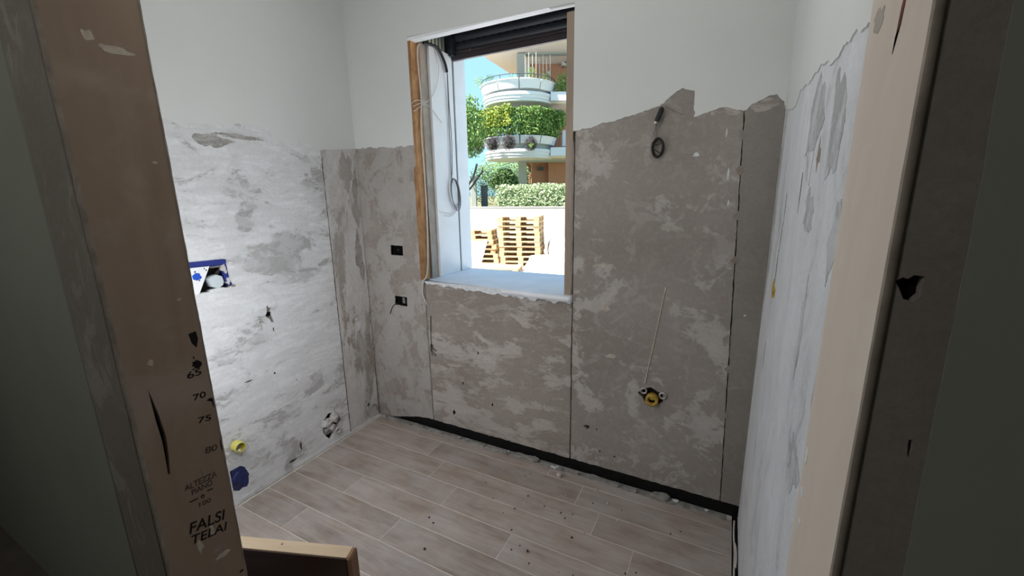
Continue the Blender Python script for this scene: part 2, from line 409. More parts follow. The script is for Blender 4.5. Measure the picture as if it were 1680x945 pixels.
M['leaf_fan'] = leafmat('fan_leaf', (0.03, 0.065, 0.018), (0.065, 0.12, 0.03), (0.12, 0.19, 0.055))
M['dry'] = leafmat('dry_leaf', (0.045, 0.038, 0.04), (0.085, 0.073, 0.073), (0.15, 0.13, 0.13))
M['dry_core'] = plain('dry_core', (0.05, 0.043, 0.043), 0.95)
M['bark'] = plain('bark', (0.10, 0.075, 0.06), 0.95, var=0.3, scale=12)

# ------------------------------------------------------------------ floor
floor = box('floor', (-0.05, W+0.05, YN, 0.03, -0.12, -0.0015), M['grout']); T(floor, kind='structure')
def tile_mat():
    m, nt, b = mat_base('wood_look_tile', 0.42, 0.75)
    v = coords(nt, (1.0, 7.0, 1.0), rand=True)
    f = noise_node(nt, v, 3.2, 7, 0.62, 0.6)
    f2 = noise_node(nt, coords(nt, (1.0, 16.0, 1.0), rand=True), 7.0, 5, 0.6, 0.3)
    c = ramp(nt, f, [(0.27, (0.285, 0.22, 0.178)), (0.5, (0.41, 0.335, 0.282)), (0.72, (0.51, 0.44, 0.39))])
    c = mix(nt, 0.45, c, ramp(nt, f2, [(0.3, 0.62), (0.6, 1.0)]), 'MULTIPLY')
    oi = N(nt, 'ShaderNodeObjectInfo')
    c = mix(nt, 1.0, c, ramp(nt, oi.outputs['Random'], [(0, (0.84, 0.82, 0.80)), (1, (1.08, 1.06, 1.05))]), 'MULTIPLY')
    # dust of the works, tinted bluish to stand in for sky sheen
    d = noise_node(nt, coords(nt, rand=True), 5.0, 5, 0.6)
    c = mix(nt, ramp(nt, d, [(0.38, 0.03), (0.74, 0.42)]), c, (0.62, 0.62, 0.64))
    nt.links.new(c, b.inputs['Base Color'])
    nt.links.new(ramp(nt, d, [(0.3, 0.40), (0.7, 0.52)]), b.inputs['Roughness'])
    bump(nt, b, f2, 0.12, 0.002)
    return m
M['tile'] = tile_mat()
G = 0.0019
XE = 2.272
joints = {0: [0.40, 1.346], 1: [0.614, 1.558], 2: [0.75, 1.69], 3: [0.0, 0.945, 1.886], 4: [0.415, 1.36], 5: [0.825, 1.77], 6: [0.342, 1.286, 2.23],
          7: [0.70, 1.64], 8: [0.12, 1.06, 2.0], 9: [0.5, 1.44]}
for k in range(10):
    ya = -(0.084+0.154*(k-1)) if k > 0 else -0.004
    yb = -(0.084+0.154*k)
    xs = [0.012]+[j for j in joints[k] if j > 0.03]+[XE]
    for a, b in zip(xs[:-1], xs[1:]):
        cx, cy = (a+b)/2, (ya+yb)/2
        if k == 0:
            # cut strip along the wall: its back edge is ragged
            edge = jag([(b-G-cx, ya-cy-0.002), (a+G-cx, ya-cy-0.002)], 0.010, 0.02, seed=k+int(a*10), f=14)
            o = prism('tile', [[(a+G-cx, yb+G-cy), (b-G-cx, yb+G-cy)]+edge], F_FLOOR, -0.010, 0, M['tile'], floor)
        else:
            bm = bmesh.new(); bx(bm, a+G-cx, b-G-cx, yb+G-cy, ya-G-cy, -0.010, 0.0, bev=0.0006)
            o = link('tile', bm_mesh('tile', bm), M['tile'], floor)
        o.location = (cx, cy, 0)
# ragged cement bed showing between the last tiles and the back wall
prism('cement_edge', [jag([(0.05, -0.012), (0.5, -0.006), (1.1, -0.012), (1.55, -0.020), (1.9, -0.024), (2.25, -0.02)], 0.012, 0.012, 3, 18)+[(2.25, 0.02), (0.05, 0.02)]],
      F_FLOOR, -0.02, 0.0022, M['cement'], floor)

for i in range(26):
    x = 0.12+2.1*i/26+random.uniform(-.03, .03)
    prism('cement_lump', [blob(x, -0.004+random.uniform(-.010, .006), random.uniform(.015, .05), random.uniform(.006, .016), 16, i+200.3, 0.7)], F_FLOOR, -0.01, random.uniform(.006, .026), M['cement'], floor)
for i, (x, y, r_) in enumerate([(1.22, 0.010, .012), (1.30, -0.004, .008), (1.36, -0.008, .03), (1.05, 0.006, .006), (1.50, 0.0, .007), (2.02, 0.008, .014), (2.16, 0.004, .010), (0.75, 0.004, .006)]):
    prism('mortar_fleck', [blob(x, y, r_, r_*.4, 10, i+300.3, 0.6)], F_FLOOR, 0.0, 0.012, M['mortar_white'], floor)

# ------------------------------------------------------------------ back wall
HX0, HX1, HZ0, HZ1 = 0.45, 1.46, 1.00, 2.74      # masonry hole of the window
wb = prism('wall_back', [[(-4.5, -0.5), (7, -0.5), (7, 3.3), (-4.5, 3.3)], rect(HX0, HZ0, HX1, HZ1)], F_BACK, -0.52, -0.03, M['masonry']); T(wb, kind='structure')
g1, g2 = 0.488, 1.450
def pz(x):  # lower edge of the plaster above the damp proofing strip
    return 0.004 if x < 0.03 else 0.004+0.080*min(1, (x-0.03)/0.36)**1.2
def low(xa, xb, s): 
    xs = [xa+(xb-xa)*i/8 for i in range(9)]
    return jag([(x, pz(x)) for x in xs], 0.0035, 0.012, s, 30)
Zp = 1.99
# junction boxes cut into the left panel
def jr(u0, v0, u1, v1, s): return jag([(u0, v0), (u1, v0), (u1, v1), (u0, v1), (u0, v0)], 0.004, 0.012, s, 40)[:-1]
B1 = (0.222, 1.184, 0.328, 1.246); B2 = (0.224, 0.853, 0.334, 0.915)
def vjag(x, z0, z1, s, amp=0.0022, x1=None): return jag([(x, z0), (x if x1 is None else x1, z1)], amp, 0.015, s, 34)
def pan(name, xa, xb, za_s, mat, holes=(), za=Zp, xa1=None, xb1=None, sa=1, sb=2, ga=0.0045, gb=0.0045):
    right = vjag(xb-gb, pz(xb), za, sb, x1=None if xb1 is None else xb1-gb)
    left = vjag(xa+ga, za, pz(xa), sa, x1=None if xa1 is None else xa1+ga) if xa1 is None else jag([(xa1+ga, za), (xa+ga, pz(xa))], 0.0028, 0.015, sa, 34)
    lo = low(xa+ga, xb-gb, sa+10)
    return prism(name, [lo[:-1]+right[:-1]+left]+list(holes), F_BACK, -0.045, 0.0, mat, wb)
pan('plaster_panel', 0.0, g1, 1, M['back_left'], [jr(*B1, 1), jr(*B2, 2)], ga=-0.008, xb1=g1-0.010)
# below the window; its top edge follows the sill
lo = low(g1+0.0045, g2-0.004, 14)
prism('plaster_panel', [lo[:-1]+vjag(g2-0.004, pz(1.4), 1.012, 5)+[(1.2, 1.022), (0.9, 1.028), (0.6, 1.032), (g1+0.002, 1.034), (g1+0.0045, 0.5)]], F_BACK, -0.045, 0.0, M['back'], wb)
hole3 = blob(1.545, 0.303, 0.016, 0.012, 12, 4, 0.5); dark1 = blob(0.66, 0.18, 0.012, 0.014, 10, 6, 0.6)
vh = blob(1.874, 0.558, 0.060, 0.040, 22, 8.4, 0.3)
g3b, g3t = 2.2165, 2.152
pan('plaster_panel', g2, g3b, 3, M['back_right'], [hole3, vh], xb1=g3t, sa=31, sb=33, ga=0.004, gb=0.0025)
pan('plaster_panel', g3b, W, 4, M['back_corner'], xa1=g3t, sa=43, sb=44, ga=0.0015, gb=-0.008)
# white paint left on the upper part; its torn lower edge
edgeL = jag([(0.0, 1.846), (0.12, 1.850), (0.289, 1.838), (0.472, 1.838)], 0.010, 0.010, 51, 26)
edgeR = jag([(1.442, 1.838), (1.50, 1.842), (1.60, 1.862), (1.70, 1.878), (1.80, 1.905), (1.85, 1.919), (1.88, 1.950), (1.92, 1.972), (1.956, 1.960), (1.968, 1.955), (1.971, 1.850), (2.03, 1.868), (2.065, 1.878),
             (2.164, 1.862), (2.183, 1.885), (2.225, 1.900), (2.263, 1.906), (2.292, 1.880), (W, 1.850)], 0.007, 0.010, 52, 26)
prism('paint_layer', [edgeL[:-1]+[(0.472, 1.838), (0.472, 2.408), (1.442, 2.385)]+edgeR+[(W, 2.75), (0, 2.75)]], F_BACK, -0.045, 0.003, M['paint'], wb)
# pale half scraped filler beside the torn edge
for i, (u, v, ru, rv) in enumerate([(2.095, 1.868, 0.06, 0.024), (2.22, 1.872, 0.05, 0.022), (1.93, 1.93, 0.035, 0.03)]):
    prism('filler_patch', [blob(u, v, ru, rv, 26, i+70, 0.35)], F_BACK, -0.01, 0.0012, M['back'] if i < 2 else M['back_right'], wb)
# black damp proofing strip at the foot of the wall
prism('bitumen_strip', [[(0.0, -0.02), (W, -0.02), (W, 0.12), (0.0, 0.12)]], F_BACK, -0.035, -0.026, M['tar'], wb)
# small pits in the plaster
prism('pit', [dark1], F_BACK, -0.002, 0.0006, M['black'], wb)
for i, (u, v) in enumerate([(1.60, 0.305), (0.74, 0.40), (1.70, 0.17), (0.95, 0.30), (1.62, 0.18), (0.86, 0.62)]):
    prism('pit', [blob(u, v, 0.005, 0.009 if i % 2 else 0.004, 8, i, 0.5)], F_BACK, -0.002, 0.0005, M['black'], wb)
for i, (u, v, ru, rv) in enumerate([(1.99, 1.70, 0.012, 0.008), (2.10, 1.78, 0.003, 0.02), (2.12, 1.62, 0.004, 0.02), (1.62, 0.98, 0.022, 0.012), (1.60, 1.20, 0.014, 0.01), (1.66, 0.735, 0.03, 0.012), (2.235, 1.02, 0.004, 0.005), (0.55, 0.68, 0.008, 0.022), (2.13, 1.50, 0.003, 0.014)]):
    prism('lime_fleck', [blob(u, v, ru, rv, 12, i+20, 0.5)], F_BACK, -0.002, 0.0012, M['mortar_white'] if i in (0, 1, 2, 6, 8) else M['smear'], wb)
# cable lying in the right chase and plaster dabs that hold it
tube('chase_cable', [(2.157, 0.018, 1.86), (2.163, 0.016, 1.6), (2.178, 0.017, 1.2), (2.198, 0.018, 0.6), (2.214, 0.018, 0.09)], 0.0035, M['cable_dark'], wb)
for i, t in enumerate((0.05, 0.13, 0.235, 0.34, 0.62, 0.75)):
    z = 1.86-(1.86-0.09)*t; x = 2.155+(2.215-2.155)*t
    prism('chase_dab', [blob(x, z, 0.014, 0.017, 14, i+90, 0.5)], F_BACK, -0.02, 0.0014, M['edge'] if i % 2 else M['back_corner'], wb)
tube('scratch_line', [(1.835, -0.0005, 0.62), (1.868, -0.0005, 0.85), (1.905, -0.0005, 1.12)], 0.0035, M['smear'], wb)
tube('scratch_line', [(0.04, -0.0005, 1.345), (0.18, -0.0005, 1.335), (0.33, -0.0005, 1.33)], 0.002, M['smear'], wb)

# ------------------------------------------------------------------ left wall
wleft = box('wall_left', (-0.2, -0.04, YN, 0.52, -0.12, 2.80), M['masonry']); T(wleft, kind='structure')
niche = [(-1.035, 1.128), (-0.922, 1.127), (-0.856, 1.134), (-0.879, 1.152), (-0.876, 1.226), (-0.874, 1.266), (-1.035, 1.274)]
crack = [(-0.722, 0.945), (-0.711, 0.964), (-0.709, 1.004), (-0.701, 0.982), (-0.664, 0.984), (-0.694, 0.970), (-0.680, 0.950), (-0.684, 0.938), (-0.678, 0.888), (-0.700, 0.918), (-0.712, 0.934)]
pipeh = blob(-0.412, 0.138, 0.056, 0.076, 24, 33.3, 0.4)
blueh = [(-1.02, 0.205), (-0.975, 0.205), (-0.950, 0.180), (-0.938, 0.130), (-0.951, 0.095), (-0.990, 0.070), (-1.02, 0.085)]
def foot(a, b, s): return jag([(a, 0.012), ((a+b)/2, 0.010), (b, 0.012)], 0.006, 0.012, s, 26)
prism('plaster_panel', [foot(-1.44, -0.2745, 61)[:-1]+jag([(-0.2745, 0.01), (-0.2625, 1.766)], 0.002, 0.015, 62, 34)+[(-0.262, 1.99), (-1.44, 1.99)],
      jag(niche+[niche[0]], 0.003, 0.01, 64, 40)[:-1], crack, pipeh, blueh], F_LEFT, -0.045, 0.0, M['left'], wleft)
prism('plaster_panel', [foot(-0.2675, 0.0, 65)[:-1]+[(0.0, 1.99), (-0.257, 1.99)]+jag([(-0.257, 1.766), (-0.2675, 0.01)], 0.002, 0.015, 66, 34)], F_LEFT, -0.045, 0.0, M['left_corner'], wleft)
prism('chase_shade', [[(-0.276, 0.012), (-0.2665, 0.012), (-0.256, 1.766), (-0.2635, 1.766)]], F_LEFT, -0.03, -0.0012, M['masonry'], wleft)  # dark strip standing in for the shade inside the groove
for u, v, ru, rv, sd, mt in [(-0.86, 1.818, .075, .028, 1.3, 'sandy'), (-0.70, 1.845, .09, .012, 2.3, 'sandy'), (-0.095, 1.72, .045, .09, 3.9, 'back_left'), (-0.04, 1.52, .03, .14, 4.3, 'back_left'), (-0.05, 1.15, .035, .16, 5.3, 'back_left'), (-0.04, 0.55, .03, .18, 6.3, 'back_left')]:
    prism('render_patch', [[(min(p, -0.003), q) for p, q in RB(u, v, ru, rv, 30, sd, 0.6)]], F_LEFT, -0.002, 0.0010, M[mt], wleft)
edge = jag([(-1.44, 1.875), (-1.05, 1.888), (-1.0, 1.878), (-0.96, 1.862), (-0.93, 1.878), (-0.78, 1.886), (-0.70, 1.904), (-0.563, 1.904), (-0.556, 1.842), (-0.42, 1.850), (-0.35, 1.845), (-0.30, 1.822), (-0.2, 1.826), (0, 1.848)], 0.008, 0.010, 67, 26)
prism('paint_layer', [edge+[(0.0, 2.75), (-1.44, 2.75)]], F_LEFT, -0.045, 0.003, M['paint'], wleft)
for i, (u, v, ru, rv) in enumerate([(-0.735, 0.92, 0.055, 0.03), (-0.78, 0.985, 0.022, 0.012), (-0.66, 0.30, 0.05, 0.012), (-0.70, 0.46, 0.03, 0.008), (-0.30, 0.75, 0.008, 0.03), (-0.12, 0.75, 0.02, 0.06)]):
    prism('filler_patch', [blob(u, v, ru, rv, 18, i+80, 0.5)], F_LEFT, -0.004, 0.0016, M['mortar_white'] if i < 4 else M['left'], wleft) if not (i == 0) else None
for i, (u, v, ru, rv) in enumerate([(-0.86, 0.63, 0.02, 0.004), (-0.69, 0.86, 0.003, 0.012), (-0.72, 0.62, 0.006, 0.006), (-0.69, 0.06, 0.022, 0.006), (-0.63, 0.12, 0.006, 0.03), (-0.60, 0.53, 0.003, 0.004), (-0.10, 0.13, 0.012, 0.01)]):
    prism('pit', [blob(u, v, ru, rv, 10, i+30, 0.5)], F_LEFT, -0.003, 0.0006, M['masonry'], wleft)
prism('skirting_filler', [jag([(-1.3, 0.004), (-0.75, 0.004), (-0.4, 0.003), (0, 0.003)], 0.001, 0.02, 5)[:-1]+[(0, 0.003)]+jag([(0, 0.012), (-0.4, 0.016), (-0.75, 0.030), (-1.3, 0.028)], 0.006, 0.012, 8, 20)], F_LEFT, -0.012, 0.0035, M['left'], wleft)

# ------------------------------------------------------------------ right wall
wr = box('wall_right', (W+0.04, W+0.2, YN, 0.52, -0.12, 2.80), M['masonry']); T(wr, kind='structure')
prism('plaster_panel', [foot(0.0, 1.44, 71)[:-1]+[(1.44, 1.99), (0.0, 1.99)]], F_RIGHT, -0.045, 0.0, M['right'], wr)
edge = jag([(0.0, 1.85), (0.10, 1.838), (0.159, 1.826), (0.35, 1.80), (0.45, 1.835), (0.60, 1.82), (0.827, 1.815), (0.95, 1.785), (1.084, 1.792), (1.2, 1.775), (1.44, 1.77)], 0.010, 0.010, 73, 22)
prism('paint_layer', [edge+[(1.44, 2.75), (0.0, 2.75)]], F_RIGHT, -0.045, 0.003, M['paint'], wr)
for i, (u, v, ru, rv) in enumerate([(0.40, 1.50, 0.012, 0.05), (0.38, 1.40, 0.012, 0.04), (0.36, 1.30, 0.014, 0.06), (0.70, 1.55, 0.014, 0.05), (0.30, 0.95, 0.008, 0.05), (0.9, 1.62, 0.05, 0.03)]):
    prism('pit', [blob(u, v, ru*0.35, rv, 12, i+40, 0.6)], F_RIGHT, -0.003, 0.0006, M['masonry'] if i < 5 else M['edge'], wr)
for u, v, ru, rv, sd in [(0.80, 1.69, .11, .085, 1.7), (1.04, 1.66, .06, .09, 2.7), (0.86, 1.50, .06, .045, 3.7), (1.17, 1.47, .03, .06, 4.7), (0.98, 1.27, .018, .08, 5.7), (1.20, 1.22, .018, .06, 6.7), (1.10, 1.02, .05, .05, 7.7), (0.06, 1.50, .05, .30, 8.7)]:
    prism('render_patch', [RB(u, v, ru, rv, 34, sd, 0.65)], F_RIGHT, -0.002, 0.0010, M['right_grey'], wr)
prism('stain_patch', [blob(0.345, 1.215, 0.050, 0.030, 18, 45, 0.4)], F_RIGHT, -0.003, 0.0012, M['stain'], wr)
prism('screw_hole', [blob(0.36, 1.205, 0.010, 0.008, 10, 46, 0.3)], F_RIGHT, -0.003, 0.0016, M['crumb_dark'], wr)

# ------------------------------------------------------------------ ceiling
ceil = box('ceiling', (-0.2, W+0.2, -3.6, 0.52, 2.75, 2.95), M['ceiling']); T(ceil, kind='structure')

# ------------------------------------------------------------------ door wall, hall and door frame
wf = empty('wall_front'); T(wf, kind='structure')
DH = 2.22
box('masonry_block', (-0.04, XL-0.022, YN+0.004, YF, 0, 2.75), M['left'], wf)
box('masonry_block', (XR+0.02, W+0.04, YN+0.021, YF, 0, 2.75), M['hall_plaster'], wf)
box('lintel_block', (XL-0.022, XR+0.02, YN+0.004, YF, DH+0.02, 2.75), M['paint'], wf)
hplL = [(XL-0.030, -0.1), (XL-0.030, 2.75)]+jag([(0.675, 2.75), (0.674, 1.861), (0.673, 1.451), (0.668, 0.6), (0.666, -0.1)], 0.002, 0.03, 81, 12)
prism('frame_plaster', [hplL], F_HALL, -0.02, 0.001, M['hall_plaster'], wf)
prism('hall_paint', [[(-1.2, -0.1), (0.672, -0.1), (0.680, 2.75), (-1.2, 2.75)]], F_HALL, -0.02, 0.0035, M['hall'], wf)
hole = [(2.2555, 1.484), (2.259, 1.487), (2.262, 1.486), (2.265, 1.489), (2.271, 1.4885), (2.2705, 1.481), (2.271, 1.474), (2.267, 1.469), (2.2615, 1.471), (2.2585, 1.478)]
hole2 = blob(2.282, 1.358, 0.0015, 0.008, 10, 61, 0.5)
prism('frame_plaster', [[(XR+0.003, -0.1), (2.42, -0.1), (2.42, 2.75), (XR+0.003, 2.75)], hole, hole2], F_HALL, -0.02, 0.001, M['hall_plaster'], wf)
prism('hall_paint', [jag([(2.302, -0.1), (2.298, 0.9), (2.290, 1.5), (2.284, 1.7), (2.28, 2.75)], 0.0012, 0.02, 83, 14)+[(3.6, 2.75), (3.6, -0.1)]], F_HALL, -0.02, 0.002, M['hall'], wf)
prism('hole_back', [[(2.2535, 1.33), (2.292, 1.33), (2.292, 1.50), (2.2535, 1.50)]], F_HALL, -0.016, -0.010, M['black'], wf)
hw = empty('wall_hall'); T(hw, kind='structure')
box('hall_side', (-1.3, -1.2, -3.5, YN, -0.12, 2.75), M['hall'], hw); box('hall_side', (3.6, 3.7, -3.5, YN, -0.12, 2.75), M['hall'], hw)
box('hall_back', (-1.3, 3.7, -3.6, -3.5, -0.12, 2.75), M['hall'], hw)
fh = box('floor_hall', (-1.3, 3.7, -3.5, YN+0.003, -0.12, -0.002), M['hall_dark']); T(fh, kind='structure')
ch = box('ceiling_hall', (-1.3, 3.7, -3.6, YN, 2.75, 2.95), M['hall']); T(ch, kind='structure')

door = empty('door_1', (0, 0, 0)); T(door, kind='structure')
jl = prism('jamb', [rect(YN, -0.02, YF, DH+0.02), [(-1.577, 1.098), (-1.5735, 1.075), (-1.566, 1.02), (-1.5615, 0.955), (-1.565, 0.90), (-1.570, 0.851), (-1.5745, 0.851), (-1.5725, 0.91), (-1.5715, 0.95), (-1.575, 1.009)]], F_JL, -0.020, 0.0, M['jamb'], door)
prism('slot_back', [rect(-1.59, 0.84, -1.55, 1.11)], F_JL, -0.030, -0.0205, M['black'], jl)
prism('edge_strip', [jag([(YN-0.004, -0.02), (YN-0.004, 1.0), (YN-0.003, DH)], 0.0014, 0.02, 85, 20)+[(YN+0.002, DH), (YN+0.002, -0.02)]], F_JL, -0.013, 0.0012, M['edge'], jl)
prism('edge_strip', [[(YF-0.002, -0.02)]+jag([(YF+0.002, -0.02), (YF+0.002, DH)], 0.0012, 0.02, 86, 20)+[(YF-0.002, DH)]], F_JL, -0.02, 0.0008, M['edge'], jl)
jr_ = prism('jamb', [rect(-YF, -0.02, -YN, DH+0.02)], F_JR, -0.003, 0.0, M['jamb_right'], door)
box('backing_board', (XR+0.0031, XR+0.02, YN+0.022, YF, -0.02, DH+0.02), M['jamb_right'], door)
prism('edge_strip', [jag([(-YN-0.002, -0.02), (-YN-0.002, DH)], 0.0012, 0.02, 87, 20)+[(-YN+0.004, DH), (-YN+0.004, -0.02)]], F_JR, -0.004, 0.0012, M['edge'], jr_)
box('head_jamb', (XL-0.02, XR+0.02, YN, YF, DH, DH+0.02), M['jamb'], door)
# printed and pencilled marks on the left board
for body, l, r_, h, m in [('65', (-1.491, 1.0855), (-1.457, 1.0865), 0.0185, 'ink'), ('70', (-1.488, 1.021), (-1.457, 1.0195), 0.0175, 'ink'), ('75', (-1.488, 0.954), (-1.456, 0.948), 0.0165, 'ink'),
                         ('80', (-1.486, 0.859), (-1.455, 0.853), 0.0185, 'ink_faded'), ('ALTEZZA', (-1.548, 0.783), (-1.468, 0.777), 0.0175, 'ink_faded'), ('PIANO', (-1.534, 0.761), (-1.482, 0.759), 0.0165, 'ink_faded'),
                         ('-', (-1.543, 0.744), (-1.522, 0.742), 0.003, 'ink'), ('o', (-1.516, 0.737), (-1.507, 0.736), 0.010, 'ink'), ('-', (-1.498, 0.748), (-1.484, 0.746), 0.003, 'ink'), ('100', (-1.524, 0.716), (-1.494, 0.712), 0.013, 'ink_faded'),
                         ('FALSI', (-1.558, 0.655), (-1.472, 0.634), 0.032, 'ink'), ('TELAI', (-1.561, 0.622), (-1.472, 0.598), 0.026, 'ink')]:
    text(body, F_JL, *l, *r_, h, M[m], jl)
for i, pts in enumerate([[(-1.470, 1.205), (-1.452, 1.208), (-1.450, 1.185), (-1.457, 1.163), (-1.466, 1.178)], blob(-1.464, 1.117, 0.010, 0.011, 14, 3, 0.35), blob(-1.4715, 1.125, 0.002, 0.003, 8, 5), blob(-1.474, 1.107, 0.002, 0.003, 8, 6), blob(-1.468, 1.138, 0.0018, 0.003, 8, 7),
                         [(-1.458, 1.008), (-1.450, 1.012), (-1.4405, 1.008), (-1.4405, 0.975), (-1.4445, 0.985), (-1.446, 1.0)], blob(-1.4425, 0.86, 0.002, 0.02, 10, 8, 0.4), blob(-1.452, 0.434, 0.006, 0.004, 8, 9)]):
    prism('ink_blot', [pts], F_JL, -0.002, 0.0005, M['ink'], jl)
for i, (u, v, ru, rv) in enumerate([(-1.545, 1.895, 0.012, 0.011), (-1.505, 1.878, 0.028, 0.008), (-1.47, 1.64, 0.006, 0.003), (-1.475, 1.30, 0.004, 0.003), (-1.50, 0.80, 0.003, 0.035), (-1.56, 1.16, 0.006, 0.008), (-1.54, 0.60, 0.006, 0.02), (-1.50, 0.56, 0.014, 0.010), (-1.49, 0.53, 0.02, 0.008), (-1.505, 0.625, 0.005, 0.02)]):
    prism('plaster_smear', [blob(u, v, ru, rv, 14, i+110, 0.45)], F_JL, -0.002, 0.0004, M['smear'] if i not in (4, 7) else M['edge'], jl)
for u, v, ru, rv, sd in [(1.475, 1.70, .014, .012, 2.3), (1.50, 1.735, .02, .010, 4.3)]:
    prism('plaster_smear', [[(max(p, 1.4425), q) for p, q in blob(u, v, ru, rv, 18, sd, 0.5)]], F_JR, -0.002, 0.0004, M['grey_smear'], jr_)
# knot and chips on the right board
prism('knot', [[(1.537, 1.668), (1.546, 1.673), (1.549, 1.690), (1.546, 1.700), (1.541, 1.688), (1.536, 1.655)]], F_JR, -0.002, 0.0004, M['red'], jr_)
for i, (u, v, ru, rv) in enumerate([(1.455, 1.24, 0.006, 0.010), (1.462, 1.195, 0.008, 0.006), (1.47, 1.16, 0.006, 0.004)]):
    prism('plaster_smear', [blob(u, v, ru, rv, 9, i+130, 0.3)], F_JR, -0.002, 0.0006, M['mortar_white'], jr_)

# ------------------------------------------------------------------ window
win = empty('window_1', (0.95, 0.26, 1.035)); T(win, kind='structure')
win.location = (0, 0, 0)
# left reveal from the room outwards
prism('chipboard_strip', [[(0.002, 1.040), (-0.052, 1.040), (-0.062, 1.3), (-0.082, 2.395), (-0.002, 2.395)]], frame((0.49, 0, 0), (0, -1, 0), (0, 0, 1), (-1, 0, 0)), -0.0, 0.03, M['osb'], win)
box('guide_board', (0.455, 0.487, 0.082, 0.150, 1.036, 2.41), M['grey_strip'], win)
box('reveal_panel', (0.455, 0.503, 0.150, 0.376, 1.036, 2.405), M['white_plastic'], win, bev=0.001)
box('shutter_guide', (0.455, 0.497, 0.376, 0.392, 1.036, 2.40), M['cable_grey'], win)
box('reveal_panel', (0.455, 0.505, 0.392, 0.520, 1.036, 2.45), M['white_plastic'], win, bev=0.001)
box('head_strip', (0.472, 1.442, 0.0, 0.046, 2.388, 2.404), M['white_plastic'], win)
box('jamb_strip', (1.405, 1.441, 0.0, 0.045, 1.034, 2.352), M['tan_wood'], win)
prism('jamb_plaster', [jag([(1.438, 1.02), (1.448, 1.02), (1.448, 1.75)], 0.003, 0.02, 3, 25)[1:]+[(1.442, 1.80), (1.436, 1.2)]], F_BACK, -0.03, 0.002, M['back_corner'], win)
box('outer_reveal', (1.444, 1.475, 0.045, 0.52, 1.0, 2.45), M['outer'], win)
box('guide_rail', (1.405, 1.444, 0.36, 0.42, 1.034, 2.40), M['shutter'], win)
# cavity of the shutter box: ridged side, top board, outer board
rs = box('box_side', (0.440, 0.470, 0.05, 0.50, 2.40, 2.74), M['white_insul'], win)
for i in range(5):
    box('rib', (0.468, 0.486, 0.175+i*0.034, 0.193+i*0.034, 2.402, 2.72), M['white_insul'], rs)
box('end_bracket', (0.47, 0.535, 0.345, 0.43, 2.395, 2.50), M['shutter'], win)
box('box_front', (0.472, 1.442, 0.046, 0.05, 2.404, 2.74), M['black'], win)
box('box_outer_board', (0.45, 1.46, 0.44, 0.52, 2.46, 2.74), M['black'], win)
# sill with its ragged mortar front
prism('sill', [jag([(0.474, -0.046), (0.62, -0.022), (0.80, -0.010), (1.0, 0.006), (1.2, 0.020), (1.40, 0.030), (1.449, 0.034)], 0.006, 0.012, 5, 24)+[(1.444, -0.51), (0.455, -0.51)]],
      frame((0, 0, 1.0), (1, 0, 0), (0, -1, 0), (0, 0, -1)), -0.035, -0.004, M['sill'], win)
prism('mortar_edge', [jag([(0.476, 1.026), (0.7, 1.014), (1.0, 1.000), (1.25, 0.992), (1.449, 0.996)], 0.014, 0.010, 7, 24)+[(1.449, 1.030), (0.476, 1.034)]], F_BACK, -0.03, 0.010, M['mortar_white'], win)
T(win, kind='structure')

# roller shutter
sh = empty('roller_shutter', (0.97, 0.39, 2.375)); T(sh, 'anthracite roller shutter rolled up almost to the top of the window', 'shutter')
def slat(z0, z1, bulge):
    bm = bmesh.new(); n = 8; A = []; B = []
    for i in range(n+1):
        t = i/n; z = z0+(z1-z0)*t; y = -bulge*math.sin(PI*t)
        A.append(bm.verts.new((-0.475, y, z))); B.append(bm.verts.new((0.445, y, z)))
    A2 = [bm.verts.new((v.co.x, 0.006, v.co.z)) for v in A]; B2 = [bm.verts.new((v.co.x, 0.006, v.co.z)) for v in B]
    for i in range(n):
        bm.faces.new((A[i], B[i], B[i+1], A[i+1])); bm.faces.new((A2[i], A2[i+1], B2[i+1], B2[i])); bm.faces.new((A[i], A[i+1], A2[i+1], A2[i])); bm.faces.new((B[i], B2[i], B2[i+1], B[i+1]))
    bm.faces.new((A[0], A2[0], B2[0], B[0])); bm.faces.new((A[n], B[n], B2[n], A2[n]))
    return bm_mesh('slat', bm)
bm = bmesh.new(); bx(bm, -0.475, 0.445, -0.012, 0.012, 0.0, 0.034, bev=0.002); bx(bm, -0.475, 0.445, -0.008, 0.012, 0.034, 0.038); bx(bm, -0.475, 0.445, -0.012, 0.012, 0.038, 0.052, bev=0.002)
bar = link('bottom_bar', bm_mesh('bottom_bar', bm), M['shutter_bar'], sh)
for x in (-0.33, 0.33):
    lathe('bolt', [(0, 0.006), (0.005, 0.005), (0.006, 0.0), (0, 0.0)], M['steel'], bar, 10, Matrix.Translation((x, -0.012, 0.044)) @ Matrix.Rotation(PI/2, 4, 'X'))
z = 0.054
for i in range(4):
    s = link('slat', slat(z, z+0.050, 0.009), M['shutter'], sh); z += 0.051
    bm = bmesh.new()
    for k in range(18): bx(bm, -0.44+k*0.05, -0.44+k*0.05+0.026, -0.0035, 0.0, z-0.006, z-0.002)
    T(link('perforation', bm_mesh('perforation', bm), M['black'], s), kind='stuff')

